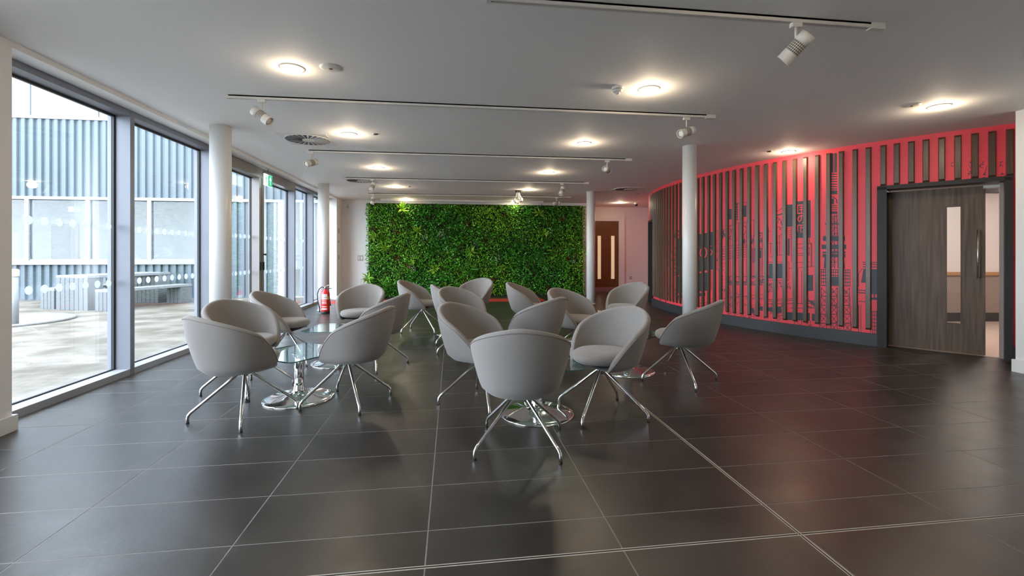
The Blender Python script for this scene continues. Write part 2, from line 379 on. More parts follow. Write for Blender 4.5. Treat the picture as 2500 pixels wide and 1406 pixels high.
def pod_angle(px, off):
    d = ray(px); n = math.hypot(*d); dx, dy = d[0]/n, d[1]/n; b = dx*PODC[0]+dy*PODC[1]; Rr = PODR+off
    t = b-math.sqrt(b*b-(PODC[0]**2+PODC[1]**2-Rr*Rr)); return math.degrees(math.atan2(t*dy-PODC[1], t*dx-PODC[0])) % 360
SLP = [1712,1726,1740,1755,1771,1788,1806,1825,1845,1866,1888,1912,1937,1963,1992,2020,2051,2085,2118,2155,2188,2224,2260,2299,2339,2381,2424,2468]
ang_ = [pod_angle(p, .05) for p in SLP]; stp = (ang_[10]-ang_[0])/10
ang_ = [ang_[0]-stp*k for k in range(1, 19)]+ang_+[ang_[-1]+1.28*k for k in range(1, 6)]
for a in ang_:
    me = sl_short if AD0-.6 < a < AD1+.4 else (sl_far if a < AE1+.3 else sl_full)
    link('slat', me, podw, pod(a, PODR-.003, 0), R(a))
# mural drawing: flat print laid on the curved wall, laid out from the photograph
mu = B(); mr = B()
def wallpt(px, py, off):
    d = ray(px); n = math.hypot(*d); dx, dy = d[0]/n, d[1]/n; Rr = PODR+off
    b = dx*PODC[0]+dy*PODC[1]; disc = max(0, b*b-(PODC[0]**2+PODC[1]**2-Rr*Rr)); t = b-math.sqrt(disc)
    X, Y = t*dx, t*dy; z = X*FW[0]+Y*FW[1]; return (X, Y, H+(HY-py)*z/F)
def quad(p, mb=None, off=.002):
    mb = mb or mu
    (x0,y0),(x1,y1),(x2,y2),(x3,y3) = p     # left-bottom, right-bottom, right-top, left-top in pixels
    n = max(1, int(abs(x1-x0)/9)+1); vs = []
    for k in range(n+1):
        f = k/n; vs += [wallpt(x0+(x1-x0)*f, y0+(y1-y0)*f, off), wallpt(x3+(x2-x3)*f, y3+(y2-y3)*f, off)]
    mb.add(vs, [(2*k,2*k+2,2*k+3,2*k+1) for k in range(n)])
def slope(px): return -.16*(px-1700)/450      # mural verticals are true, its horizontals follow the wall
def rect(x0, y0, x1, y1, mb=None, off=.002, sh=0):
    quad([(x0,y1),(x1,y1+sh),(x1,y0+sh),(x0,y0)], mb, off)
def line(pts, wd=1.1, mb=None, off=.002):
    for (x0,y0),(x1,y1) in zip(pts, pts[1:]):
        if abs(x1-x0) >= abs(y1-y0):
            if x1 < x0: x0,y0,x1,y1 = x1,y1,x0,y0
            quad([(x0,y0+wd/2),(x1,y1+wd/2),(x1,y1-wd/2),(x0,y0-wd/2)], mb, off)
        else:
            if y1 > y0: x0,y0,x1,y1 = x1,y1,x0,y0
            quad([(x0-wd/2,y0),(x0+wd/2,y0),(x1+wd/2,y1),(x1-wd/2,y1)], mb, off)
def frame(x0, y0, x1, y1, sh=0, wd=1.1): line([(x0,y0),(x1,y0+sh),(x1,y1+sh),(x0,y1),(x0,y0)], wd)
def kana_no(cx, cy, w_, h_, wd, mb=mr):
    pts = [(cx+w_*.02,cy-h_*.42),(cx-w_*.05,cy+h_*.15),(cx-w_*.24,cy+h_*.36),(cx-w_*.42,cy+h_*.12),(cx-w_*.34,cy-h_*.22),(cx,cy-h_*.44),(cx+w_*.34,cy-h_*.28),(cx+w_*.44,cy+h_*.04),(cx+w_*.28,cy+h_*.36),(cx+w_*.06,cy+h_*.48)]
    line(pts, wd, mb, .004)
rs = random.Random(3)
def squiggle(x0, y0, x1, y1, n, wd=1.0):
    for _ in range(n):
        x, y = rs.uniform(x0,x1), rs.uniform(y0,y1); pts = [(x,y)]
        for _ in range(rs.randint(2,4)):
            x = min(x1,max(x0,x+rs.uniform(-9,9))); y = min(y1,max(y0,y+rs.uniform(-9,9))); pts.append((x,y))
        line(pts, wd)
# sign boards at the column
quad([(1655,672),(1744,657),(1744,565),(1655,582)])
line([(1690,606),(1690,634)],2.4,mr,.004); line([(1690,606),(1708,604)],2.6,mr,.004); line([(1690,619),(1706,617)],2.4,mr,.004); line([(1690,634),(1708,631)],2.6,mr,.004); line([(1703,604),(1703,632)],2.0,mr,.004)
kana_no(1717,616,19,30,3.0)
line([(1729,602),(1737,600)],2.4,mr,.004); line([(1730,602),(1729,613),(1735,609),(1739,614),(1736,622),(1729,625)],2.4,mr,.004)
quad([(1655,716),(1731,709),(1731,664),(1655,675)]); quad([(1655,729),(1722,722),(1722,714),(1655,721)])
frame(1655,660,1736,715,-8); line([(1744,565),(1752,563),(1752,657),(1744,657)]); line([(1748,657),(1748,765)]); line([(1752,657),(1758,668),(1758,770)])
squiggle(1700,728,1745,768,14); squiggle(1746,575,1752,650,8,1.4)
# office tower with ticks
line([(1757,615),(1757,800)]); line([(1783,548),(1783,760)])
for y in range(612, 668, 8): line([(1757,y),(1767,y-1)], 1.2)
for y in range(672, 712, 8): rect(1762,y,1765,y+5)
squiggle(1757,705,1785,795,16)
# billboards on towers
rect(1776,511,1786,536,sh=-1); rect(1814,502,1822,530,sh=-1); frame(1790,496,1824,545,-2); rect(1793,497,1801,540,sh=-1)
for y in range(500, 540, 6): line([(1794,y),(1800,y+3)], 1.6, mr, .004)
rect(1811,584,1818,594); squiggle(1760,545,1822,600,26); squiggle(1763,560,1772,585,8,2.2)
for k in range(6): line([(1757,603+k*6),(1822,597+k*6)], 1.0)
for x in (1776,1790,1803,1822): line([(x,545),(x,690)])
for k in range(9): line([(1834+k*2.2,605),(1829+k*2.2,640)], 1.2)
for k in range(12): line([(1851,628+k*5.5),(1861,621+k*5.5)], 1.4)
frame(1829,536,1840,602); squiggle(1830,562,1840,595,10,1.6); line([(1851,535),(1851,690)]); line([(1861,566),(1861,690)]); squiggle(1851,568,1861,612,14,1.4); rect(1851,612,1859,630)
line([(1829,602),(1829,690)]); frame(1836,640,1840,680)
line([(1876,555),(1876,590)]); line([(1872,566),(1880,564)]); line([(1869,596),(1905,592)]); line([(1872,622),(1872,596)]); line([(1881,620),(1881,590)])
line([(1896,517),(1912,506)],1.4); line([(1896,526),(1912,521)],3); squiggle(1895,528,1913,562,9,1.3); line([(1897,578),(1912,570)]); line([(1897,578),(1899,625)]); line([(1903,575),(1903,622)]); line([(1880,628),(1912,621)])
# awnings and shop row
for x0 in (1777,1795,1813,1830,1848,1862):
    line([(x0,676),(x0+15,674)]); line([(x0,688),(x0+15,686)])
    for k in range(4): line([(x0+3*k,688),(x0+3*k+6,697)], 1.8)
    squiggle(x0,674,x0+15,690,3,1.6)
line([(1757,729),(1870,718)]); squiggle(1765,715,1868,745,22); squiggle(1757,745,1875,812,60)
rect(1830,752,1840,764); rect(1850,748,1862,758); rect(1875,750,1888,760); rect(1895,748,1908,764)
# black wordless box sign with three characters
rect(1918,500,1946,554,sh=-2); quad([(1943,581),(1979,580),(1979,489),(1943,492)])
line([(1947,501),(1947,521)],2.6,mr,.004); line([(1947,501),(1966,500),(1966,521)],2.4,mr,.004); line([(1952,506),(1961,506)],2,mr,.004); line([(1952,512),(1961,512)],2,mr,.004); line([(1947,521),(1966,520)],2.4,mr,.004); line([(1957,503),(1957,519)],2.0,mr,.004)
kana_no(1957,534,22,20,2.6)
line([(1947,550),(1947,566)],2.6,mr,.004); line([(1947,550),(1968,549)],2.4,mr,.004); line([(1953,556),(1966,555)],2.2,mr,.004); line([(1956,550),(1955,568)],2.2,mr,.004); line([(1962,552),(1966,560),(1958,567)],2.2,mr,.004)
for k in range(6): line([(1924,557+k*5),(1932,557+k*5)],1.0)
rect(1923,583,1928,624); line([(1919,560),(1919,640)]); line([(1932,555),(1932,640)])
for y in (596,606,619,624,641): line([(1940,y),(1978,y-1)],1.1)
line([(1976,581),(1977,594),(1982,594),(1982,650)],1.3); line([(1980,592),(1980,650)],1.2); frame(1971,605,1976,620)
rect(1877,644,1922,680,sh=-1); frame(1872,640,1926,684); line([(1926,655),(1990,650)]); rect(1969,671,1985,710); line([(1965,650),(1965,760)]); line([(1943,655),(1943,745)],1.2); line([(1948,655),(1948,745)],1.2); line([(1957,660),(1957,745)],1.1)
squiggle(1872,688,1930,712,30); line([(1868,702),(1872,708),(1878,715)],1.4); line([(1870,731),(1935,729)]); line([(1870,735),(1935,733)]); line([(1870,742),(1992,740)],1.3); line([(1930,752),(2004,752)],1.3)
rect(1921,762,1977,781,sh=2); rect(1982,766,2004,783,sh=1); squiggle(1880,735,1920,800,26); squiggle(1968,730,2000,750,12,2.0); line([(1990,655),(1990,760)]); line([(1996,655),(1996,760)]); line([(2001,652),(2001,760)])
for x in (1940,1957,1978): line([(x,783),(x,812)],1.4)
line([(1920,800),(2000,806)],1.2); squiggle(1920,785,2000,812,14)
# observation tower
rect(2030,374,2034,421); rect(2037,374,2043,421)
for k in range(7): rect(2028,424+k*6,2044,426.4+k*6)
rect(2028,465,2044,474); line([(2029,478),(2029,500)],3); line([(2032,480),(2042,486),(2043,496)],2.5); rect(2028,485,2036,498)
for k in range(4): rect(2028,501+k*5,2044,503+k*5)
rect(2028,517,2044,522)
line([(2029,524),(2027,655)],2.2); line([(2043,524),(2046,655)],2.2); line([(2038,524),(2038,655)],2)
for k in range(9):
    y = 528+k*14; line([(2029,y),(2038,y+14)],1.6); line([(2038,y),(2029,y+14)],1.6); line([(2028,y),(2044,y)],1.6)
for y0, y1, e in ((545,548,22),(576,588,27),(597,608,30),(614,618,28),(620,628,28)): rect(2036-e,y0,2036+e,y1)
quad([(2011,655),(2017,655),(2021,628),(2013,628)]); quad([(2056,655),(2063,655),(2060,628),(2052,628)]); line([(2024,628),(2020,655)],1.6); line([(2049,628),(2054,655)],1.6)
for y in (658,664,672,680,688,697): line([(2004,y),(2076,y+1)],2.0)
for x in range(2005, 2078, 5): line([(x,658),(x,698)],1.5)
rect(2026,676,2048,696)
for k in range(5):
    y = 702+k*22
    for x0, x1 in ((2005-k,2022-k),(2028,2044),(2056+k,2074+k)):
        line([(x0,y),(x1,y+20)],1.8); line([(x1,y),(x0,y+20)],1.6); line([(x0,y+21),(x1,y+21)],2.0); line([(x0,y),(x0,y+21)],1.6); line([(x1,y),(x1,y+21)],1.6)
squiggle(2005,705,2075,812,30)
# buildings by the door
quad([(2102,690),(2128,690),(2128,656),(2108,656)]); rect(2124,657,2143,732)
for y in (640,645,651): line([(2106,y),(2143,y+1)],2.0)
line([(2096,700),(2096,668),(2106,655)],1.6); line([(2094,708),(2143,711)],2); line([(2094,714),(2143,718)],2.4); line([(2094,735),(2124,737)],1.6); line([(2096,743),(2096,812)],1.8); line([(2102,743),(2102,814)],1.2)
rect(2128,718,2133,726,mr,.004); rect(2137,718,2142,726,mr,.004)
for y in range(760, 825, 9): line([(2124,y),(2142,y+1)],1.6)
for x in range(2125, 2143, 5): line([(x,758),(x,825)],1.4)
# branches over the door
for x0 in (2322,2360,2392,2440):
    squiggle(x0,395,x0+18,446,9,1.2)
# far side behind the column
rect(1660,600,1664,645); squiggle(1600,560,1665,760,70,2.0)
mo = tag(mu.obj('mural_print', M['ink'], podw), kind=None); mr.obj('mural_lettering', M['redflat'], podw)
# far doorway in the pod; near-black panel stands for the shade inside
fd = tag(link('door_3', None, None, pod((AE0+AE1)/2, PODR, 0)), 'dark doorway at the far end of the curved wall', kind='structure')
b = B(); arc_wall(b, AE0, AE1, 0, 2.02, PODR-.12, PODR-.08); o = b.obj('door_leaf', M['frame'], fd); o.location = -Vector(fd.location)
b = B(); arc_wall(b, AE1-.4, AE1, 0, 2.06, PODR-.12, PODR+.03); arc_wall(b, AE0, AE0+.4, 0, 2.06, PODR-.12, PODR+.03); arc_wall(b, AE0, AE1, 2.0, 2.06, PODR-.12, PODR+.02); o = b.obj('door_frame', M['frame'], fd); o.location = -Vector(fd.location)

# ---- sliding door in the pod
P0, P1 = Vector(pod(AD0, PODR)), Vector(pod(AD1, PODR)); ch = (P1-P0).normalized(); inn = Vector((-ch.y, ch.x, 0))
if inn.dot(Vector((PODC[0],PODC[1],0))-P0) < 0: inn = -inn
LEN = (P1-P0).length
sd = tag(link('door_1', None, None, P0), 'dark oak sliding door with slim glazed slot, part open', kind='structure')
ang = math.atan2(ch.y, ch.x); sd.rotation_euler = (0,0,ang); sgn = 1 if (Matrix.Rotation(ang,3,'Z') @ Vector((0,1,0))).dot(inn) > 0 else -1
def dbox(x0, x1, y0, y1, z0, z1): 
    ya, yb = sorted((y0*sgn, y1*sgn)); return B().box((x0,ya,z0),(x1,yb,z1))
JW = .07
dbox(-.03,JW,-.05,.36,0,ZH+.02).obj('jamb', M['frame'], sd); dbox(LEN-.035,LEN+.03,-.05,.30,0,ZH+.02).obj('jamb', M['frame'], sd)
dbox(-.03,LEN+.03,-.05,.36,ZH-.015,ZH+.035).obj('head_lining', M['frame'], sd)
# leaf: right edge seen at pixel 2406
def chord_x(px, depth):
    d = ray(px); D = Vector((d[0],d[1],0)); Q = P0+inn*depth
    # solve t*D = Q + s*ch
    det = D.x*(-ch.y)-D.y*(-ch.x); s_ = (D.x*Q.y-D.y*Q.x)/(-det) if det else 0
    A = np.array([[D.x,-ch.x],[D.y,-ch.y]]); t, s_ = np.linalg.solve(A, np.array([Q.x,Q.y])); return s_
DD = .22
xr = chord_x(2406, DD); xl = JW-.05; v0, v1 = chord_x(2312, DD), chord_x(2345, DD); VZ0, VZ1 = .36, 1.83
leaf = tag(dbox(xl,v0,DD,DD+.045,.004,ZH-.03).obj('door_leaf', M['oak'], sd))
b = dbox(v1,xr,DD,DD+.045,.004,ZH-.03); b.v += []; 
for a_, c_ in ((.004,VZ0),(VZ1,ZH-.03)):
    ya, yb = sorted((DD*sgn,(DD+.045)*sgn)); b.box((v0,ya,a_),(v1,yb,c_))
b.obj('door_leaf_stile', M['oak'], sd)
dbox(v0,v1,DD+.018,DD+.026,VZ0,VZ1).obj('pane', M['glass'], leaf)
bd = B()
for q in ((v0-.012,v0,VZ0-.012,VZ1+.012),(v1,v1+.012,VZ0-.012,VZ1+.012)):
    ya, yb = sorted(((DD-.006)*sgn,(DD+.05)*sgn)); bd.box((q[0],ya,q[2]),(q[1],yb,q[3]))
for q in ((VZ0-.012,VZ0),(VZ1,VZ1+.012)):
    ya, yb = sorted(((DD-.006)*sgn,(DD+.05)*sgn)); bd.box((v0-.012,ya,q[0]),(v1+.012,yb,q[1]))
bd.obj('glazing_bead', M['slat'], leaf)
hx = xr-.065; yy = (DD-.055)*sgn
B().tube([(hx,DD*sgn,.95),(hx,yy,.95),(hx,yy,1.52),(hx,DD*sgn,1.52)], .013, 10).obj('pull_handle', M['brushed'], leaf)
dbox(LEN-.065,LEN-.033,.10,.24,0,ZH-.02).obj('door_stop', M['dado'], sd); dbox(xr-.02,LEN-.033,.12,.24,ZH-.07,ZH-.04).obj('head_trim', M['fitting'], sd)

# ---- room seen through the sliding door (aligned with the viewing axis)
def cw(lat, z, Z=0): return (z*FW[0]+lat*RT[0], z*FW[1]+lat*RT[1], Z)
def obox(l0, l1, z0, z1, Z0, Z1, mb=None):
    mb = mb or B(); vs = [cw(l0,z0,Z0),cw(l1,z0,Z0),cw(l1,z1,Z0),cw(l0,z1,Z0),cw(l0,z0,Z1),cw(l1,z0,Z1),cw(l1,z1,Z1),cw(l0,z1,Z1)]
    return mb.add(vs, [(0,3,2,1),(4,5,6,7),(0,1,5,4),(1,2,6,5),(2,3,7,6),(3,0,4,7)])
ZB = 8.3; RC = 2.33
struct('wall_inner_room', obox(5.6,9.3,ZB,ZB+.1,0,CEIL), M['white'], 'white wall of the room beyond the sliding door')
struct('wall_inner_side', obox(9.2,9.3,5.0,ZB+.1,0,CEIL), M['white'], 'side wall of the room beyond the sliding door')
struct('wall_inner_left', obox(5.55,5.65,7.3,ZB+.1,0,CEIL), M['white'], 'left wall of the room beyond the sliding door')
struct('wall_inner_skyblock', B().box((7.4,3.78,0),(10.45,3.99,CEIL)), M['white'], 'unseen wall added to keep sky light out of the room beyond the sliding door')  # unseen wall, added to seal the room from sky light
struct('baseboard_inner', obox(5.66,9.2,ZB-.03,ZB,0,.16), M['plinth'], 'dark skirting in the room beyond the sliding door')
struct('trim_1', obox(5.66,9.2,ZB-.012,ZB,.16,.84), M['dado'], 'taupe dado panel in the room beyond the sliding door')
struct('trim_2', obox(5.66,9.2,ZB-.05,ZB,.84,.90), M['rail'], 'oak rail above the taupe dado')
b = B(); n = 24; pts = [pod(AD0-9+k*(AD1-AD0+14)/n, PODR-.13) for k in range(n+1)]
fl_in = B(); fl_in.add([(p[0],p[1],.002) for p in pts]+[cw(9.2,5.2,.002), cw(9.2,ZB,.002), cw(5.7,ZB,.002)], [tuple(range(n+4))[::-1]])
struct('floor_inner', fl_in, M['carpet'], 'beige vinyl floor of the room beyond the sliding door')
b = B(); b.add([(p[0],p[1],RC) for p in pts]+[cw(9.2,5.2,RC), cw(9.2,ZB,RC), cw(5.7,ZB,RC)], [tuple(range(n+4))])
struct('ceiling_inner', b, M['ceil'], 'ceiling of the room beyond the sliding door')

# ---- recess door behind the slim column
X0, X1 = at_y(1457,600,14.28)[0]-.85, at_y(1510,600,14.28)[0]
d2 = tag(link('door_2', None, None, (X1,14.28,0)), 'brown veneer double door with slim glazing slots made to glow warm', kind='structure')
for a_, b_ in ((X0-X1, (X0-X1)/2-.003), ((X0-X1)/2+.003, 0)):
    lf = B().box((a_,0,.13),(b_,.05,2.27)).obj('door_leaf', M['doorbrown'], d2)
    B().box((a_,-.008,0.005),(b_,.05,.13)).obj('kick_plate', M['steel'], lf)
for p0, p1 in ((1459,1467),(1492,1500)):
    xa, xb = at_y(p0,600,14.28)[0]-X1, at_y(p1,600,14.28)[0]-X1
    B().box((xa,-.006,.40),(xb,.02,1.80)).obj('pane', M['warmglass'], d2)
B().box((0,-.04,0),(.07,.06,2.36)).box((.07,-.055,0),(.19,.06,2.46)).box((X0-X1-.07,-.04,0),(X0-X1,.06,2.36)).box((X0-X1-.19,-.055,0),(X0-X1-.07,.06,2.46)).box((X0-X1,-.04,2.28),(0,.06,2.36)).box((X0-X1-.07,-.055,2.36),(.07,.06,2.46)).obj('architrave', M['white'], d2)
struct('wall_recess_side', B().box((4.15,13.28,0),(4.17,14.26,CEIL)), M['warmwall'], 'side wall of the recess beside the living wall, warm light put into its colour')

# ================================================================== COURTYARD
struct('floor_courtyard', B().box((-30,-10,-.14),(XW-.45,13.68,-.02)), M['paving'], 'sandy stone paving of the courtyard')
YB = 13.7
bl = thing('clad_building', 'blue grey corrugated clad building across the courtyard with a strip of windows', 'building', (-8,YB,0))
def bx(a, b, m, name, par): 
    return B().box((a[0]+8,a[1]-YB,a[2]),(b[0]+8,b[1]-YB,b[2])).obj(name, m, par)
XL, XE = -16.0, -6.75
core = bx((XL,YB+.06,-.1),(XE,YB+.2,.93), M['clad'], 'cladding', bl)
coreU = bx((XL,YB+.06,2.74),(-3.52,YB+.2,4.86), M['clad'], 'cladding', bl)
coreR = bx((XE,YB+.06,-.1),(-5.04,YB+.2,2.74), M['clad'], 'cladding', bl)
coreE = bx((-4.25,YB+.06,-.1),(-3.52,YB+.2,2.74), M['clad'], 'cladding', bl)
def ribs(par, x0, x1, z0, z1, step=.195):
    d, wf, wb = .06, .085, .12; h = z1-z0
    me = B().add([(-wb/2,0,0),(wb/2,0,0),(wf/2,-d,0),(-wf/2,-d,0),(-wb/2,0,h),(wb/2,0,h),(wf/2,-d,h),(-wf/2,-d,h)],[(0,1,2,3)[::-1],(4,5,6,7),(3,2,6,7)[::-1],(0,3,7,4)[::-1],(2,1,5,6)[::-1]]).mesh('rib', M['cladrib'])
    x = x0+step/2
    while x < x1-.04: link('rib', me, par, (x+8,.06,z0)); x += step
ribs(core, -13.2, XE, 0, .93); ribs(coreU, -13.2, -3.6, 2.76, 4.84); ribs(coreR, XE, -5.04, 0, 2.70); ribs(coreE, -4.25, -3.55, 0, 2.70)
bx((XL,YB-.06,.93),(XE,YB+.2,1.04), M['bframe'], 'sill', bl); bx((XL,YB-.03,2.68),(-3.52,YB+.2,2.76), M['bframe'], 'drip_rail', bl); bx((XL,YB-.02,4.84),(-3.52,YB+.2,4.92), M['bframe'], 'coping', bl)
mul = [-14.2,-12.74,-11.24,-9.78,-8.26,-6.80]
for xa, xb in zip(mul, mul[1:]):
    wn = bx((xa-.05,YB-.03,1.04),(xa+.05,YB+.12,2.68), M['bframe'], 'window', bl)
    bx((xa+.05,YB+.02,1.06),(xb-.05,YB+.035,2.66), M['glass'], 'pane', wn)
    bx((xa+.05,YB,1.04),(xb-.05,YB+.06,1.08), M['bframe'], 'window_frame', wn)
bx((-6.87,YB-.03,1.04),(-6.75,YB+.12,2.68), M['bframe'], 'window_post', bl)
bx((XL,YB+2.0,-.1),(XE,YB+2.1,2.9), M['broom'], 'inner_wall', bl); bx((XL,YB+.2,.7),(XE,YB+2.0,.74), M['broom'], 'inner_floor', bl); bx((XL,YB+.2,2.76),(XE,YB+2.0,2.8), M['broom'], 'inner_ceiling', bl); bx((XE-.1,YB+.2,.74),(XE,YB+2.0,2.8), M['broom'], 'inner_partition', bl)
bx((-12.19,YB+1.94,.74),(-11.45,YB+2.0,2.14), M['frame'], 'inner_doorway', bl)
# glazed entrance at the inner corner
en = bx((-5.04,YB-.02,0),(-4.96,YB+.12,2.7), M['bframe'], 'entrance_post', bl)
bx((-4.62,YB-.02,0),(-4.54,YB+.12,2.7), M['bframe'], 'entrance_post', bl); bx((-4.33,YB-.02,0),(-4.25,YB+.12,2.7), M['bframe'], 'entrance_post', bl)
bx((-4.96,YB+.02,.02),(-4.62,YB+.035,2.7), M['glass'], 'pane', en); bx((-4.54,YB+.02,.02),(-4.33,YB+.035,2.7), M['glass'], 'pane', en)
bx((-5.1,YB+1.0,-.1),(-4.0,YB+1.1,2.8), M['broom'], 'entrance_wall', bl)
for k, (xa, xb) in enumerate(zip([-15.5,-13.3,-11.2,-9.55,-7.4,-5.3],[-13.33,-11.23,-9.58,-7.43,-5.33,-3.52])):
    bx((xa,YB+.06,4.94),(xb,YB+.2,7.4), M['upper'], 'upper_panel', bl)
# sign behind the far window
sg = thing('exit_sign', 'small green exit sign behind the courtyard building window', 'sign', (-10.40,YB+.4,2.46))
B().box((-.16,-.01,-.075),(.16,.01,.075)).obj('panel', M['green'], sg); 
B().box((-.145,-.014,-.06),(-.02,-.0105,.06)).obj('pictogram', M['signwhite'], sg); B().add([(.02,-.013,-.012),(.09,-.013,-.012),(.09,-.013,-.04),(.14,-.013,0),(.09,-.013,.04),(.09,-.013,.012),(.02,-.013,.012)],[(0,1,2,3,4,5,6)]).obj('arrow', M['signwhite'], sg)
B().tube([(0,0,.07),(0,0,.31)],.008,6).obj('hanger', M['steel'], sg)
# slatted tables and benches
def slab_furniture(name, lab, cat, p, wdt, ln, h, n, rz, group=None):
    t = thing(name, lab, cat, (p[0],p[1],-.02), rz, group)
    B().bbox((-wdt/2,0,h-.06),(wdt/2,ln,h),.006).obj('top', M['conctop'], t)
    sw = wdt/n; me = B().bbox((-sw/2+.006,0,0),(sw/2-.006,.09,h-.06),.005).mesh('slat', M['conc'])
    for yy in (.0, ln-.32):
        for k in range(n): link('slat', me, t, (-wdt/2+sw*(k+.5), yy, 0))
        B().box((-wdt/2+.015,yy+.085,0),(wdt/2-.015,yy+.32,h-.06)).obj('leg_core', M['conc'], t)
    return t
slab_furniture('picnic_table', 'grey slatted courtyard table with pale top between benches', 'table', (-8.34,11.22), .92, 1.9, .77, 7, R(-20))
slab_furniture('courtyard_bench', 'grey slatted courtyard bench on the side nearer the pale bollard', 'bench', (-9.08,11.55), .42, 1.8, .47, 4, R(-20))
slab_furniture('courtyard_bench', 'grey slatted courtyard bench on the side nearer the glazed door', 'bench', (-7.52,10.93), .44, 1.95, .47, 4, R(-20))
bo = thing('bollard', 'pale grey bollard light beside the round courtyard slab', 'bollard', (-7.5,8.9,-.02))
B().lathe([(.055,0),(.055,.86)],20).obj('post', M['conctop'], bo); B().lathe([(.062,.86),(.062,.96),(.05,.985),(0,.99)],20).obj('cap', M['label'], bo)
kb = tag(B().lathe([(.98,0),(.98,.035),(.95,.045),(0,.045)],48).obj('round_slab', M['kerb'], None, (-8.15,9.45,-.02)), 'pale round slab set in the courtyard paving', 'slab')

# ================================================================== LIVING WALL
LWX0, LWX1, LWY, LWZ0, LWZ1 = -2.36, 3.86, 13.06, .02, 2.64
lw = thing('living_wall', 'living wall of dense green foliage on the end wall', 'plant wall', ((LWX0+LWX1)/2, 13.25, 0)); OX, OY = (LWX0+LWX1)/2, 13.25
B().box((LWX0-OX+.03,-.13,.02),(LWX1-OX-.03,-.002,LWZ1)).obj('backing_panel', M['bark'], lw)
B().box((LWX0-OX,-.16,0),(LWX1-OX,-.002,.05)).obj('drip_tray', M['frame'], lw)
def leaf_mesh(name, P, N, L, Wd, Cc, parent, curl=.25):
    # P base, N direction, side vector made at random; each leaf is a bent four-triangle blade
    n = len(P); up = RNG.normal(size=(n,3)); S = np.cross(N, up); S /= np.linalg.norm(S,axis=1)[:,None]; Q = np.cross(S, N)
    L = L[:,None]; Wd = Wd[:,None]
    v = np.stack([P, P+N*L*.5+S*Wd*.5+Q*L*.05, P+N*L-Q*L*curl, P+N*L*.5-S*Wd*.5+Q*L*.05, P+N*L*.5-Q*L*.06], 1).reshape(-1,3)
    f = np.array([[0,1,4],[1,2,4],[2,3,4],[3,0,4]])[None]+np.arange(n)[:,None,None]*5; f = f.reshape(-1,3)
    me = bpy.data.meshes.new(name); me.vertices.add(len(v)); me.vertices.foreach_set('co', v.ravel().astype('f4'))
    me.loops.add(len(f)*3); me.loops.foreach_set('vertex_index', f.ravel().astype('i4')); me.polygons.add(len(f))
    me.polygons.foreach_set('loop_start', (np.arange(len(f))*3).astype('i4')); me.polygons.foreach_set('loop_total', np.full(len(f),3,'i4'))
    ca = me.color_attributes.new('leaf', 'FLOAT_COLOR', 'POINT'); cc = np.repeat(np.c_[Cc, np.ones(n)], 5, 0); ca.data.foreach_set('color', cc.ravel().astype('f4'))
    me.materials.append(M['leaf']); me.update(); me.validate()
    o = bpy.data.objects.new(name, me); COL.objects.link(o); o.parent = parent; return o
NL = 34000
px_ = RNG.uniform(LWX0, LWX1, NL)-OX; pz_ = RNG.uniform(LWZ0+.02, LWZ1-.02, NL)
lump = .05*np.sin(px_*5.1+np.sin(pz_*4)*1.3)+.05*np.sin(pz_*6.3+px_*2.2)+.03*np.sin(px_*13+pz_*9)
py_ = -.15-np.abs(RNG.normal(0,.05,NL))-np.clip(lump,-.03,.1)*.7
Nn = np.c_[RNG.normal(0,.6,NL), -np.abs(RNG.normal(.75,.3,NL)), RNG.normal(-.15,.6,NL)]; Nn /= np.linalg.norm(Nn,axis=1)[:,None]
patch = np.sin(px_*2.3+1)+np.sin(pz_*3.1+px_*1.4)+np.sin(px_*6.1-pz_*4.7)*.6
base = np.array([.115,.43,.03])[None]*RNG.uniform(.3,1.7,(NL,1)); base[:,0] *= np.clip(1+.35*patch,.5,2.2); base[:,1] *= np.clip(1+.12*patch,.6,1.4)
sel = RNG.random(NL) < .03; base[sel] = [.45,.65,.16]
for _ in range(20):                     # patches of reddish-leaved plants
    cx_, cz_ = RNG.uniform(-3,3), RNG.uniform(.2,2.4); q = ((px_-cx_)**2+(pz_-cz_)**2 < .006*RNG.uniform(.5,1.6)) & (RNG.random(NL) < .6); base[q] = np.array([.20,.075,.02])*RNG.uniform(.6,1.3)
for _ in range(8):                      # pale variegated patches
    cx_, cz_ = RNG.uniform(-3,3), RNG.uniform(.2,2.3); q = ((px_-cx_)**2+(pz_-cz_)**2 < .012) & (RNG.random(NL) < .5); base[q] = [.30,.48,.28]
edge = np.minimum(px_-(LWX0-OX), (LWX1-OX)-px_) < .05; Nn[edge,0] += np.sign(px_[edge])*.7; Nn /= np.linalg.norm(Nn,axis=1)[:,None]
tag(leaf_mesh('foliage', np.c_[px_,py_,pz_], Nn, RNG.uniform(.035,.075,NL), RNG.uniform(.02,.04,NL), base, lw), kind='stuff')
def tuft(name, n, L, Wd, col, spread, droop):
    d = RNG.normal(size=(n,3)); d[:,1] = -np.abs(d[:,1])-.4; d[:,2] += droop; d[:,0] *= spread; d /= np.linalg.norm(d,axis=1)[:,None]
    return d, RNG.uniform(.6,1,n)*L, np.full(n,Wd), np.array(col)[None]*RNG.uniform(.7,1.3,(n,1))
fern = [(1135,715,.34),(985,712,.36),(950,725,.30),(1055,715,.30),(960,700,.26),(925,715,.26),(1112,600,.24),(1320,612,.24),(1060,610,.22),(1150,660,.26),(1270,600,.22),(1195,575,.2),(1345,590,.22),(1390,610,.2)]
spik = [(980,510,.26),(915,578,.26),(1020,565,.24),(940,605,.24),(1062,656,.22),(1150,615,.24),(1315,522,.22),(1192,522,.22),(1090,700,.2),(1330,570,.2),(1005,640,.18),(1225,655,.18),(898,680,.26)]
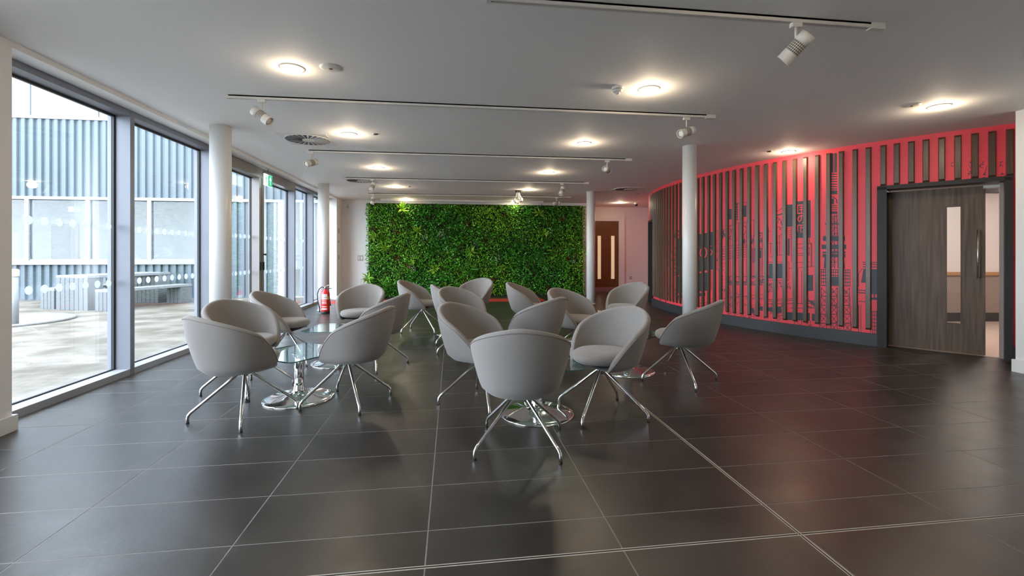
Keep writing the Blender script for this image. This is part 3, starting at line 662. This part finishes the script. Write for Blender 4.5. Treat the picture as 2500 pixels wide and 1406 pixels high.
for px0, py0, s in fern:
    x, z = at_y(px0, py0, 13.0); d, L, Wd, c = tuft('fern', 26, s*1.25, .042, (.05,.26,.03), 1.0, -.7)
    o = leaf_mesh('fern', np.zeros((26,3)), d, L, Wd, c, lw, .35); o.location = (x-OX, -.23, max(.2,z))
for px0, py0, s in spik:
    x, z = at_y(px0, py0, 13.0); d, L, Wd, c = tuft('spiky_plant', 22, s*1.15, .028, (.34,.62,.06), 1.1, .25)
    o = leaf_mesh('spiky_plant', np.zeros((22,3)), d, L, Wd, c, lw, .12); o.location = (x-OX, -.23, z)
struct('trim_3', B().box((at_y(930,480,12.96)[0],12.90,CEIL-.05),(at_y(1326,480,12.96)[0],12.96,CEIL)), M['fitting'], 'pale slim ceiling track above the living wall')
struct('trim_4', B().box((-3.2,11.62,0),(2.4,12.34,.0012)), M['redmat'], 'red strip inlaid in the floor before the living wall')

# ================================================================== CHAIRS
def chair_profile(u):
    # u -1..1 along the shell, 0 = rear centre; bottom outline and outward flare direction
    s = abs(u); sg_ = 1 if u >= 0 else -1
    if s < .62:
        a = s/.62*PI/2; x, y = .242*math.sin(a), -.05-.242*math.cos(a); nx, ny = math.sin(a), -math.cos(a)
    else:
        f = (s-.62)/.38; x, y = .242-.035*f**2, -.05+.19*f; nx, ny = 1, .1*f; l = math.hypot(nx,ny); nx /= l; ny /= l
    return x*sg_, y, nx*sg_, ny
ZB_, ZT_ = .368, .815
def rim(u): return ZB_+(ZT_-ZB_)*max(0, 1-(abs(u)/.99)**1.5)**.66
def shell_pt(u, z, inset):
    x, y, nx, ny = chair_profile(u); h = (z-ZB_)/(ZT_-ZB_)
    rear = max(0, 1-abs(u)/.75)
    fl_ = (.092+.016*rear)*(1-(1-min(1,h))**1.7)      # flare outwards with height
    d = fl_-inset-.030*max(0,(.10-h)/.10)**2
    return (x+nx*d, y+ny*d*(1 if ny < 0 else 1), z)
def make_shell():
    mb = B(); NU, NZ = 44, 9; T = .045; secs = []
    for i in range(NU+1):
        u = -1+2*i/NU; u = math.copysign(abs(u)**.85, u)*.978; zt = rim(u); th = T*min(1, (zt-ZB_)/.12+.25); sec = []
        for k in range(NZ+1): sec.append(shell_pt(u, ZB_+(zt-th*.5-ZB_)*k/NZ, 0))
        zc = zt-th*.5
        o_ = Vector(shell_pt(u, zc, 0)); i_ = Vector(shell_pt(u, zc, th))
        for k in range(1, 6):
            a = PI*k/6; c_ = (o_+i_)/2+(o_-i_)/2*math.cos(a)+Vector((0,0,th*.5*math.sin(a))); sec.append(tuple(c_))
        for k in range(NZ+1): sec.append(shell_pt(u, zc+(ZB_+.004-zc)*k/NZ, th))
        secs.append(sec)
    m = len(secs[0]); vs = [p for s_ in secs for p in s_]; fs = []
    for i in range(NU):
        for j in range(m):
            fs.append((i*m+j, (i+1)*m+j, (i+1)*m+(j+1)%m, i*m+(j+1)%m))
    fs += [tuple(range(m)), tuple(NU*m+j for j in range(m))[::-1]]
    mb.add(vs, fs, True); mb.sm[-1] = mb.sm[-2] = False
    bot = [(p[0],p[1],ZB_+.006) for p in (shell_pt(-.978+1.956*i/30, ZB_, .004) for i in range(31))]
    mb.add(bot, [tuple(range(31))]); return mb
def make_chair():
    t = thing('tub_chair', 'x', 'chair')
    sh = make_shell().obj('shell', M['fabric'], t)
    pts = []
    for i in range(41):
        u = -.95+1.90*i/40; zt = rim(u); p = shell_pt(u, zt-.022*min(1,(zt-ZB_)/.1), -.0005); pts.append(p)
    B().tube(pts, .0028, 5).obj('piping', M['piping'], sh)
    prof = [(0,.405),(.17,.405),(.215,.412),(.236,.43),(.24,.452),(.232,.475),(.205,.490),(.15,.496),(.07,.499),(0,.500)]
    st = B().lathe(prof, 40, (0,-.012,0)).obj('seat', M['fabric'], t); st.scale = (.95,1.02,1)
    B().lathe([(.10,.392),(.10,.406)], 24).obj('seat_plate', M['black'], t)
    base = link('swivel_base', None, t)
    B().lathe([(.018,.305),(.030,.31),(.032,.36),(.022,.37),(.022,.405)], 18).obj('stem', M['chrome'], t)
    legs = []
    pts = [(.012,0,.352),(.03,0,.338),(.10,0,.280),(.325,0,.092),(.348,0,.073),(.362,0,.055),(.366,0,.035),(.366,0,.003)]
    lm = B().tube(pts, .0115, 10).mesh('leg', M['chrome']); gm = B().lathe([(.0122,0),(.0122,.005)],10,(.366,0,0)).mesh('glide', M['black'])
    for k in range(4):
        l = link('leg', lm, t, rz=k*PI/2); link('glide', gm, l); legs.append(l)
    bpy.data.objects.remove(base)
    return t
proto = make_chair(); used = [False]
def place(x, y, head, legang, label):
    o = copy_tree(proto) if used[0] else proto; used[0] = True
    o.location = (x,y,0); o.rotation_euler = (0,0,R(head-90)); o['label'] = label; o['group'] = 'grey tub chairs around the glass tables'
    k = 0
    for c in o.children:
        if c.name.startswith('leg'): c.rotation_euler = (0,0,R(legang-(head-90)+90*k)); k += 1
    return o
def foot(cx, cy, px, py):
    p = at_z(px, py, 0); return math.degrees(math.atan2(p[1]-cy, p[0]-cx))
CH = [
 (-1.58,3.73, 52, foot(-1.58,3.73,448,1035), 'grey tub chair with outer back shown, nearest the white pier and glass table'),
 (-1.84,4.42, -32, foot(-1.84,4.42,482,967), 'grey tub chair with hollow side shown between stout column and glass table by window'),
 (-1.87,5.50, -8, foot(-1.87,5.50,753,895), 'grey tub chair beside the glazed door, between glazing and a glass table'),
 (-1.25,6.28, -100, 20, 'grey tub chair facing the room squarely, its back to the fire extinguisher'),
 (-.86,5.19, 163, foot(-.86,5.19,996,886), 'grey tub chair with dark shaded back, behind another chair turned to the window'),
 (-.87,3.95, 163, foot(-.87,3.95,957,963), 'grey tub chair turned to the window, its foot touching the chrome table base'),
 (-.48,7.38, -17, foot(-.48,7.38,980,815), 'grey tub chair alone on open floor before the living wall, facing the red wall'),
 (.32,7.70, -128, 10, 'grey tub chair closest to the living wall, facing the window'),
 (.09,6.42, 4, foot(.09,6.42,1074,842), 'grey tub chair mostly hidden behind another chair, its pale outer side showing'),
 (.18,5.70, -50, foot(.18,5.70,1064,866), 'grey tub chair between a matching one behind and a dark hollow one before it'),
 (.25,3.83, -38, foot(.25,3.83,1069,987), 'grey tub chair with dark hollow side shown, crossing the plain chair back before it'),
 (.44,2.95, 82, foot(.44,2.95,1369,1131), 'grey tub chair showing only its full curved back, before a round chrome base'),
 (.80,4.68, 134, 30, 'grey tub chair seen from behind, standing just beyond the chair turned squarely away'),
 (1.17,6.65, -22, foot(1.17,6.65,1367,821), 'grey tub chair before the red floor strip, facing the red slatted wall'),
 (1.50,5.30, -52, foot(1.50,5.30,1416,893), 'grey tub chair with pale outer side over a chrome table base, before the recess column'),
 (2.48,6.40, -150, 15, 'pale grey tub chair closest to the dark far end of the slatted wall'),
 (1.15,3.43, -152, foot(1.15,3.43,1422,1045), 'grey tub chair with its lit seat shown, foot touching the round chrome base'),
 (2.20,4.20, 136, foot(2.20,4.20,1699,957), 'grey tub chair in front of the slim column before the red slatted wall'),
]
for c in CH: place(*c)

# ================================================================== GLASS TABLES
def rounded_square(hs, r, n=6):
    pts = []
    for qx, qy, a0 in ((1,1,0),(-1,1,90),(-1,-1,180),(1,-1,270)):
        for k in range(n+1):
            a = R(a0+90*k/n); pts.append((qx*(hs-r)+r*math.cos(a), qy*(hs-r)+r*math.sin(a)))
    return pts
def make_table():
    t = thing('glass_table', 'x', 'table', group='low glass tables on chrome pedestals')
    ps = rounded_square(.30,.06); n = len(ps)
    top = B().add([(x,y,.400) for x,y in ps]+[(x,y,.390) for x,y in ps], [tuple(range(n)), tuple(range(n,2*n))[::-1]]).obj('glass_top', M['tglass'], t)
    B().add([(x,y,.400) for x,y in ps]+[(x,y,.390) for x,y in ps], [(i,n+i,n+(i+1)%n,(i+1)%n) for i in range(n)], True).obj('glass_edge', M['gedge'], top)
    B().lathe([(.0385,.05),(.0385,.385)], 24).obj('pole', M['chrome'], t)
    B().lathe([(.06,.380),(.06,.390)], 24).obj('top_plate', M['chrome'], t)
    B().lathe([(.288,0),(.288,.006),(.282,.011),(.24,.018),(.16,.028),(.09,.042),(.06,.055),(.048,.075),(.041,.11),(.0385,.14)], 48).obj('base', M['chrome'], t)
    return t
tp = make_table(); 
TB = [(-1.31,4.12,55,'low glass table with chrome pedestal beside the column by the glazing'),
      (-1.30,5.40,-6,'low glass table with chrome pedestal facing the chair before the fire extinguisher'),
      (.65,3.49,5,'low glass table with chrome pedestal behind the chair squarely turned away'),
      (1.83,4.62,40,'low glass table with chrome pedestal between the slim column and the chair with lit seat'),
      (1.84,6.46,20,'low glass table with chrome pedestal showing below the chair before the recess column'),
      (.04,7.07,8,'low glass table with chrome pedestal before the living wall')]
for i, (x, y, a, lab) in enumerate(TB):
    o = tp if i == 0 else copy_tree(tp); o.location = (x,y,0); o.rotation_euler = (0,0,R(a)); o['label'] = lab

# ================================================================== CEILING FITTINGS
def make_downlight():
    t = thing('downlight', 'x', 'downlight', group='recessed downlights in the ceiling')
    B().lathe([(.098,0),(.097,-.006),(.081,-.008)], 28, caps=False).obj('trim_ring', M['fitting'], t)
    B().lathe([(0,-.0125),(.05,-.0115),(.082,-.0085)], 28, caps=False).obj('lens', M['lens'], t)
    return t
dl = make_downlight()
DY_ = [3.86, 5.91, 8.19, 10.52, 12.85]
gaps = ['between the nearest and second tracks','between the second and third tracks','between the third and fourth tracks','between the fourth and last tracks','beyond the last track']
spots = [(-1.28,y,'lit downlight of the row by the glazing, '+g_) for y, g_ in zip(DY_, gaps)]+[(1.77,y+.08,'lit downlight of the middle ceiling row, '+g_) for y, g_ in zip(DY_, gaps)]
spots += [(4.9,4.02,'lit downlight before the sliding door'),(4.9,6.11,'lit downlight washing the top of the red mural'),(4.94,13.02,'lit downlight before the brown recessed door')]
spots += [(-1.28,1.6,'unseen downlight added to the row by the glazing for foreground light, on the viewer side of every track'),(1.77,1.6,'unseen downlight added to the middle row for foreground light, on the viewer side of every track'),(4.9,1.7,'unseen downlight added by the right wall for foreground light, on the viewer side of every track')]  # out of view, rows carried on to light the foreground
for i, (x, y, lab) in enumerate(spots):
    o = dl if i == 0 else copy_tree(dl); o.location = (x,y,CEIL); o['label'] = lab
    ld = bpy.data.lights.new('downlight_lamp', 'POINT'); ld.energy = LAMP*(.25 if y > 12.5 and x < 4 else 1); ld.color = (1,.80,.56); ld.shadow_soft_size = .07
    lo = bpy.data.objects.new('downlight_lamp', ld); COL.objects.link(lo); lo.parent = o; lo.location = (0,0,-.085)
# lighting tracks
TR = [(2.63,.2,2.78,'lighting track nearest the viewer'),(4.60,-2.11,2.81,'second lighting track, running from the stout column'),(6.91,-2.08,2.81,'third lighting track, by the square air diffuser'),(9.33,-2.11,2.85,'fourth lighting track, over the round air diffuser'),(11.72,-2.11,3.1,'last lighting track before the living wall')]
for y, x0, x1, lab in TR:
    t = thing('lighting_track', lab+', slim white rail', 'track', ((x0+x1)/2,y,CEIL)); L = (x1-x0)/2
    B().box((-L,-.018,-.032),(L,-.006,0)).box((-L,.006,-.032),(L,.018,0)).box((-L,-.018,-.012),(L,.018,0)).obj('rail', M['fitting'], t)
    B().box((-L-.004,-.02,-.034),(-L+.02,.02,0)).obj('end_cap', M['fitting'], t); B().box((L-.10,-.02,-.038),(L+.004,.02,0)).obj('feed_cap', M['fitting'], t)
def make_spot():
    t = thing('track_spotlight', 'x', 'spotlight', group='white cylindrical spotlights on the ceiling tracks')
    B().bbox((-.035,-.016,-.03),(.035,.016,0),.004).obj('adapter', M['fitting'], t)
    B().tube([(0,0,-.03),(0,0,-.105)], .008, 10).obj('stem', M['fitting'], t)
    head = B().lathe([(.047,-.095),(.047,-.035)], 28).lathe([(.047,.035),(.047,.097)], 28, caps=False).lathe([(.047,.097),(.041,.097)], 28, smooth=False, caps=False).lathe([(.041,.097),(.041,.084)], 28, caps=False).lathe([(.0445,-.036),(.0445,.036)], 28).obj('head', M['fitting'], t); head.location = (0,0,-.15)
    gb = B(); n = 22
    for k in range(n):
        a = 2*PI*k/n
        for j in range(5):
            z = -.027+j*.0135; r0, r1, da, dz = .0446, .0456, .105, .0047
            gb.add([(r1*math.cos(a-da),r1*math.sin(a-da),z-dz),(r1*math.cos(a+da),r1*math.sin(a+da),z-dz),(r1*math.cos(a+da),r1*math.sin(a+da),z+dz),(r1*math.cos(a-da),r1*math.sin(a-da),z+dz)],[(0,1,2,3)])
    gb.obj('vent_holes', M['grille'], head); 
    rb = B()
    for k in range(n):
        a = 2*PI*(k+.5)/n; c_, s_ = math.cos(a), math.sin(a); rb.add([(.0465*c_-.002*s_,.0465*s_+.002*c_,-.036),(.0465*c_+.002*s_,.0465*s_-.002*c_,-.036),(.0465*c_+.002*s_,.0465*s_-.002*c_,.036),(.0465*c_-.002*s_,.0465*s_+.002*c_,.036)],[(0,1,2,3)])
    rb.obj('vent_ribs', M['fitting'], head)
    B().lathe([(.041,.086),(.02,.089),(0,.09)], 24).obj('lens', M['offlens'], head)
    return t
sp = make_spot()
SPD = [  # x, track y, aim direction of the lens, label
 (2.16,2.63,(-.42,.55,-.62),'spotlight on the track nearest the viewer'),
 (-1.80,4.60,(.78,-.15,-.58),'spotlight on the second track beside the stout column'),
 (2.50,4.62,(-.85,-.25,-.30),'spotlight on the second track by the slim column'),
 (-2.03,6.91,(-.55,-.72,-.35),'spotlight on the third track under the square diffuser'),
 (2.42,6.93,(-.62,-.72,.12),'spotlight on the third track at its red wall end'),
 (-1.58,9.30,(-.25,-.35,-.85),'spotlight on the fourth track under the round diffuser'),
 (2.28,9.36,(-.35,-.3,-.85),'spotlight on the fourth track at its red wall end'),
 (-1.97,11.68,(-.1,-.2,-.95),'spotlight on the last track at its window end'),
 (2.72,11.74,(-.95,-.2,-.1),'spotlight on the last track at its red wall end')]
for i, (x, y, d, lab) in enumerate(SPD):
    o = sp if i == 0 else copy_tree(sp); o.location = (x,y,CEIL-.030); o['label'] = lab
    for c in o.children:
        if c.name.startswith('head'): c.rotation_euler = Vector(d).to_track_quat('Z','X').to_euler(); c.location = Vector((0,0,-.112))+Vector((0,0,-.045))
# air diffusers
def diffuser(x, y, lab, ang=0, square=True):
    t = thing('air_diffuser', lab, 'air diffuser', (x,y,CEIL), ang)
    rr = .275
    B().box((-.30,-.30,-.006),(.30,.30,0)).obj('face_plate', M['fitting'], t) if square else B().lathe([(.33,-.008),(.33,0)],40).obj('face_plate', M['fitting'], t)
    B().lathe([(rr,-.009),(rr,-.0062)],40).obj('throat', M['black'], t)
    B().lathe([(.07,-.018),(.07,-.006)],24).obj('hub', M['fitting'], t)
    vm = B().add([(.07,-.005,-.0094),(rr,-.013,-.0094),(rr,.013,-.0125),(.07,.005,-.0115)],[(0,1,2,3)]).mesh('vane', M['fitting'])
    for k in range(24): link('vane', vm, t, (0,0,0), 2*PI*k/24)
    B().lathe([(rr,-.012),(rr+.012,-.012),(rr+.012,-.004)],40,caps=False).obj('ring', M['fitting'], t)
diffuser(-1.88,6.27,'square swirl air diffuser over the seating by the glazing'); diffuser(-1.87,9.66,'swirl air diffuser above the fourth track near the end column',0); diffuser(4.02,10.16,'swirl air diffuser near the dark end of the curved wall')
def disc(name, x, y, r, lab, cat, m='fitting', h=.012, inner=True):
    t = thing(name, lab, cat, (x,y,CEIL)); B().lathe([(0,-h),(r*.75,-h),(r,-h*.4),(r,0)],28).obj('cover', M[m], t)
    if inner: B().lathe([(0,-h-.003),(r*.16,-h-.003),(r*.18,-h+.002)],20).obj('centre', M['grille' if m != 'steel' else 'black'], t)
disc('ceiling_speaker',-.97,3.81,.085,'round white emergency light disc beside the first window row downlight','light')
disc('emergency_light',-.96,5.87,.035,'tiny grey ceiling sensor beside a window row downlight','sensor','steel'); disc('emergency_light',4.58,4.02,.075,'round white flush disc beside the downlight before the sliding door','light'); disc('emergency_light',4.6,6.12,.035,'tiny grey ceiling sensor beside the downlight over the mural','sensor','steel')
disc('emergency_light',-.96,10.42,.03,'tiny ceiling sensor over the end of the living wall','sensor','steel'); disc('emergency_light',4.60,10.9,.03,'tiny ceiling sensor beside the end air diffuser','sensor','steel')
t = thing('smoke_detector','white domed smoke detector beside the middle row downlight','smoke detector',(1.47,3.93,CEIL))
B().lathe([(.052,0),(.052,-.018),(.046,-.024)],28).obj('base', M['fitting'], t); B().lathe([(.046,-.028),(.044,-.040),(.030,-.050)],28).obj('body', M['fitting'], t); B().lathe([(.038,-.022),(.038,-.030)],20).obj('slot', M['black'], t); B().lathe([(.022,-.048),(.020,-.062),(0,-.066)],20).obj('sensor', M['fitting'], t)
t = thing('dome_camera','small white dome camera on the ceiling near the curved wall end','camera',(5.42,12.95,CEIL))
B().lathe([(.065,0),(.065,-.035),(.055,-.045)],24).obj('housing', M['fitting'], t); B().lathe([(.052,-.045),(.045,-.075),(.025,-.095),(0,-.10)],20).obj('dome', M['black'], t)
# pendant cluster
t = thing('pendant_cluster','cluster of clear glass pendants hanging from a black ceiling plate','pendant lamp',(1.55,10.75,CEIL))
B().box((-.06,-.06,-.045),(.06,.06,0)).obj('ceiling_plate', M['black'], t); B().box((.06,-.02,-.03),(.10,.02,0)).obj('terminal_box', M['grille'], t)
for k in range(8):
    a = 2*PI*k/8; r1 = .09+.015*(k%2); zz = -.21-.04*(k%3)
    c = B().tube([(.03*math.cos(a),.03*math.sin(a),-.045),(.05*math.cos(a),.05*math.sin(a),-.12),(r1*math.cos(a),r1*math.sin(a),zz+.03)],.004,6).obj('cord', M['offlens'], t)
    B().lathe([(0,.035),(.014,.03),(.028,.012),(.030,-.004),(.022,-.022),(0,-.032)],14,(r1*math.cos(a),r1*math.sin(a),zz)).obj('globe', M['offlens'], c)

# ================================================================== SMALL THINGS
t = thing('fire_extinguisher','red fire extinguisher with white label standing before the end column','fire extinguisher',(-2.60,9.80,0))
B().lathe([(.083,0),(.086,.01),(.086,.045),(.083,.05)],28).obj('foot_skirt', M['black'], t)
B().lathe([(.083,.05),(.085,.07),(.085,.40),(.078,.44),(.05,.475),(.028,.485),(.028,.50)],32).obj('cylinder', M['redext'], t)
B().lathe([(.022,.50),(.024,.535),(.018,.55)],14).obj('valve', M['brushed'], t)
B().tube([(0,0,.535),(.05,-.02,.528),(.13,-.05,.515)],.007,8).obj('carry_handle', M['black'], t); B().tube([(-.01,0,.55),(.05,-.02,.575),(.115,-.045,.60)],.006,8).obj('lever', M['brushed'], t)
ho = B().tube([(-.02,0,.53),(-.07,0,.545),(-.125,-.01,.50),(-.155,-.01,.40),(-.15,-.01,.28),(-.125,-.01,.16),(-.112,-.01,.10)],.0095,8).obj('hose', M['black'], t); B().lathe([(.010,.03),(.015,.05),(.012,.11)],10,(-.112,-.01,0)).obj('nozzle', M['black'], ho)
def patch_(name, a0, a1, z0, z1, m, r=.0856):
    b = B(); n = 10; vs = []
    for k in range(n+1):
        a = R(a0+(a1-a0)*k/n); vs += [(r*math.cos(a),r*math.sin(a),z0),(r*math.cos(a),r*math.sin(a),z1)]
    return b.add(vs,[(2*k,2*k+2,2*k+3,2*k+1) for k in range(n)],True).obj(name, m, t)
la = patch_('label_panel',225,310,.295,.405,M['label']); patch_('label_strip',225,305,.085,.115,M['label']); patch_('label_strip',232,300,.14,.155,M['label']); patch_('tag',312,335,.29,.36,M['yellow'])
for z in (.27,.245,.225,.205): patch_('label_line',235,298,z,z+.008,M['label'])
tm = text_mesh('Water',.05,M['ink'],'label_text'); me = tm
for v in me.vertices:
    a = R(268)+v.co.x/.0862; z = .34+v.co.y; v.co = (.0862*math.cos(a),.0862*math.sin(a),z)
link('label_text', me, la)
B().add([(.084,-.03,.31),(.10,-.03,.31),(.125,-.04,.16),(.10,-.045,.16)],[(0,1,2,3)]).add([(.084,-.034,.31),(.10,-.034,.31),(.125,-.044,.16),(.10,-.049,.16)],[(3,2,1,0)]).obj('hang_tag', M['black'], t)
# exit sign over the glazed door
sg = thing('exit_sign','hanging green exit sign with running figure over the glazed double door','sign',(-3.17,8.36,2.50),R(90))
B().box((-.17,-.006,-.10),(.17,.006,.10)).obj('panel', M['signwhite'], sg)
B().box((-.01,-.009,-.095),(.165,-.0062,.095)).obj('green_field', M['green'], sg)
B().add([(.07,-.0105,-.075),(.09,-.0105,-.075),(.09,-.0105,.01),(.125,-.0105,.01),(.08,-.0105,.08),(.035,-.0105,.01),(.07,-.0105,.01)],[(0,1,2,3,4,5,6)]).obj('arrow', M['signwhite'], sg)
fg = B().lathe([(0,0),(.014,0)],14,(-.088,-.0085,.07),mat_=Matrix.Rotation(PI/2,4,'X'))
def seg(p, q, w_):
    (x0,z0),(x1,z1) = p, q; d = Vector((x1-x0,z1-z0)).normalized(); nx, nz = -d.y*w_/2, d.x*w_/2
    fg.add([(x0+nx,-.0085,z0+nz),(x0-nx,-.0085,z0-nz),(x1-nx,-.0085,z1-nz),(x1+nx,-.0085,z1+nz)],[(0,1,2,3)])
for p, q, w_ in (((-.09,.055),(-.10,-.01),.024),((-.10,-.01),(-.075,-.045),.015),((-.075,-.045),(-.085,-.09),.014),((-.10,-.01),(-.125,-.055),.015),((-.125,-.055),(-.142,-.06),.013),((-.09,.045),(-.06,.015),.011),((-.09,.045),(-.125,.02),.011)): seg(p,q,w_)
fg.obj('running_figure', M['green'], sg)
B().box((-.17,-.02,.10),(.17,.02,.14)).obj('lamp_housing', M['alu'], sg); B().tube([(0,0,.14),(0,0,.19)],.008,8).obj('hanger', M['alu'], sg)
# notice on the door glass
nt2 = thing('door_notice','small white and blue notice stuck on the glazed door','notice',(GX+.012,8.62,1.56))
B().box((0,-.10,-.10),(.002,.10,.10)).obj('sheet', M['label'], nt2); B().lathe([(0,0),(.06,0),(.06,.001)],20,(.0022,0,0),mat_=Matrix.Rotation(PI/2,4,'Y')).obj('symbol', mat('notice_blue',(.05,.18,.5)), nt2)
# wall plates
def plate(name, lab, cat, loc, rz, w_, h_, m='steel', rock=2):
    t = thing(name, lab, cat, loc, rz); B().bbox((-w_/2,-.012,-h_/2),(w_/2,0,h_/2),.003).obj('plate', M[m], t)
    for k in range(rock): B().bbox((-w_/2+w_*(k+.5)/rock-w_*.16,-.017,-h_*.28),(-w_/2+w_*(k+.5)/rock+w_*.16,-.011,h_*.28),.002).obj('rocker', M['fitting' if m=='steel' else 'steel'], t)
x,z = at_y(880,630,13.25); plate('switch_panel','brushed steel square switch panel beside the living wall','switch',(x,13.25,z),0,.15,.15)
x,z = at_y(1540,678,14.3); plate('wall_socket','steel wall socket on the white wall beside the brown door','socket',(x,14.3,z),0,.09,.09)
for py, hh, lab in ((563,.13,'tall steel call plate high on the pier beside the last window'),(590,.06,'small steel switch in the middle of the pier by the last window'),(628,.10,'steel switch low on the pier beside the last window')):
    y, z = at_x(827,py,XW); plate('wall_plate',lab,'wall plate',(XW,y,z),R(90),.08,hh,'steel',1)
y, z = at_x(838,686,XW); plate('wall_socket','white double socket low on the pier beside the last window','socket',(XW,y,z),R(90),.15,.09,'fitting',2)
t = thing('motion_detector','white motion detector in the corner above the switch panel','detector',(at_y(850,498,13.25)[0],13.25,2.56)); B().bbox((-.035,-.05,-.06),(.035,0,.06),.012).obj('housing', M['fitting'], t); B().bbox((-.022,-.056,-.045),(.022,-.045,.0),.004).obj('lens', M['steel'], t)
t = thing('access_hatch','small flush access hatch low on the end wall beside the living wall','hatch',(at_y(893,700,13.25)[0],13.25,.30)); B().bbox((-.12,-.008,-.2),(.12,0,.2),.003).obj('door', M['white'], t); B().box((-.128,-.004,-.208),(.128,0,.208)).obj('frame', M['dado'], t)
# lamp and projector in the inner room
t = thing('inner_room_lamp','bright bare ceiling lamp in the room beyond the sliding door','lamp',cw((2453-CX)/F*6.6,6.6,RC)); B().lathe([(.06,0),(.06,-.03)],20).obj('base', M['fitting'], t); B().lathe([(.05,-.03),(.045,-.05),(0,-.065)],20).obj('lens', M['lens'], t)
ld = bpy.data.lights.new('inner_lamp','POINT'); ld.energy = 13; ld.color = (1,.9,.8); ld.shadow_soft_size = .08; lo = bpy.data.objects.new('inner_lamp',ld); COL.objects.link(lo); lo.parent = t; lo.location = (0,0,-.15)
t = thing('ceiling_projector','dark ceiling projector in the room beyond the sliding door','projector',cw((2436-CX)/F*7.2,7.2,RC)); B().tube([(0,0,0),(0,0,-.06)],.015,8).obj('mount', M['black'], t); B().bbox((-.12,-.10,-.13),(.12,.10,-.05),.01).obj('body', M['frame'], t); B().tube([(-.05,-.10,-.09),(-.05,-.13,-.09)],.025,12).obj('lens', M['grille'], t)
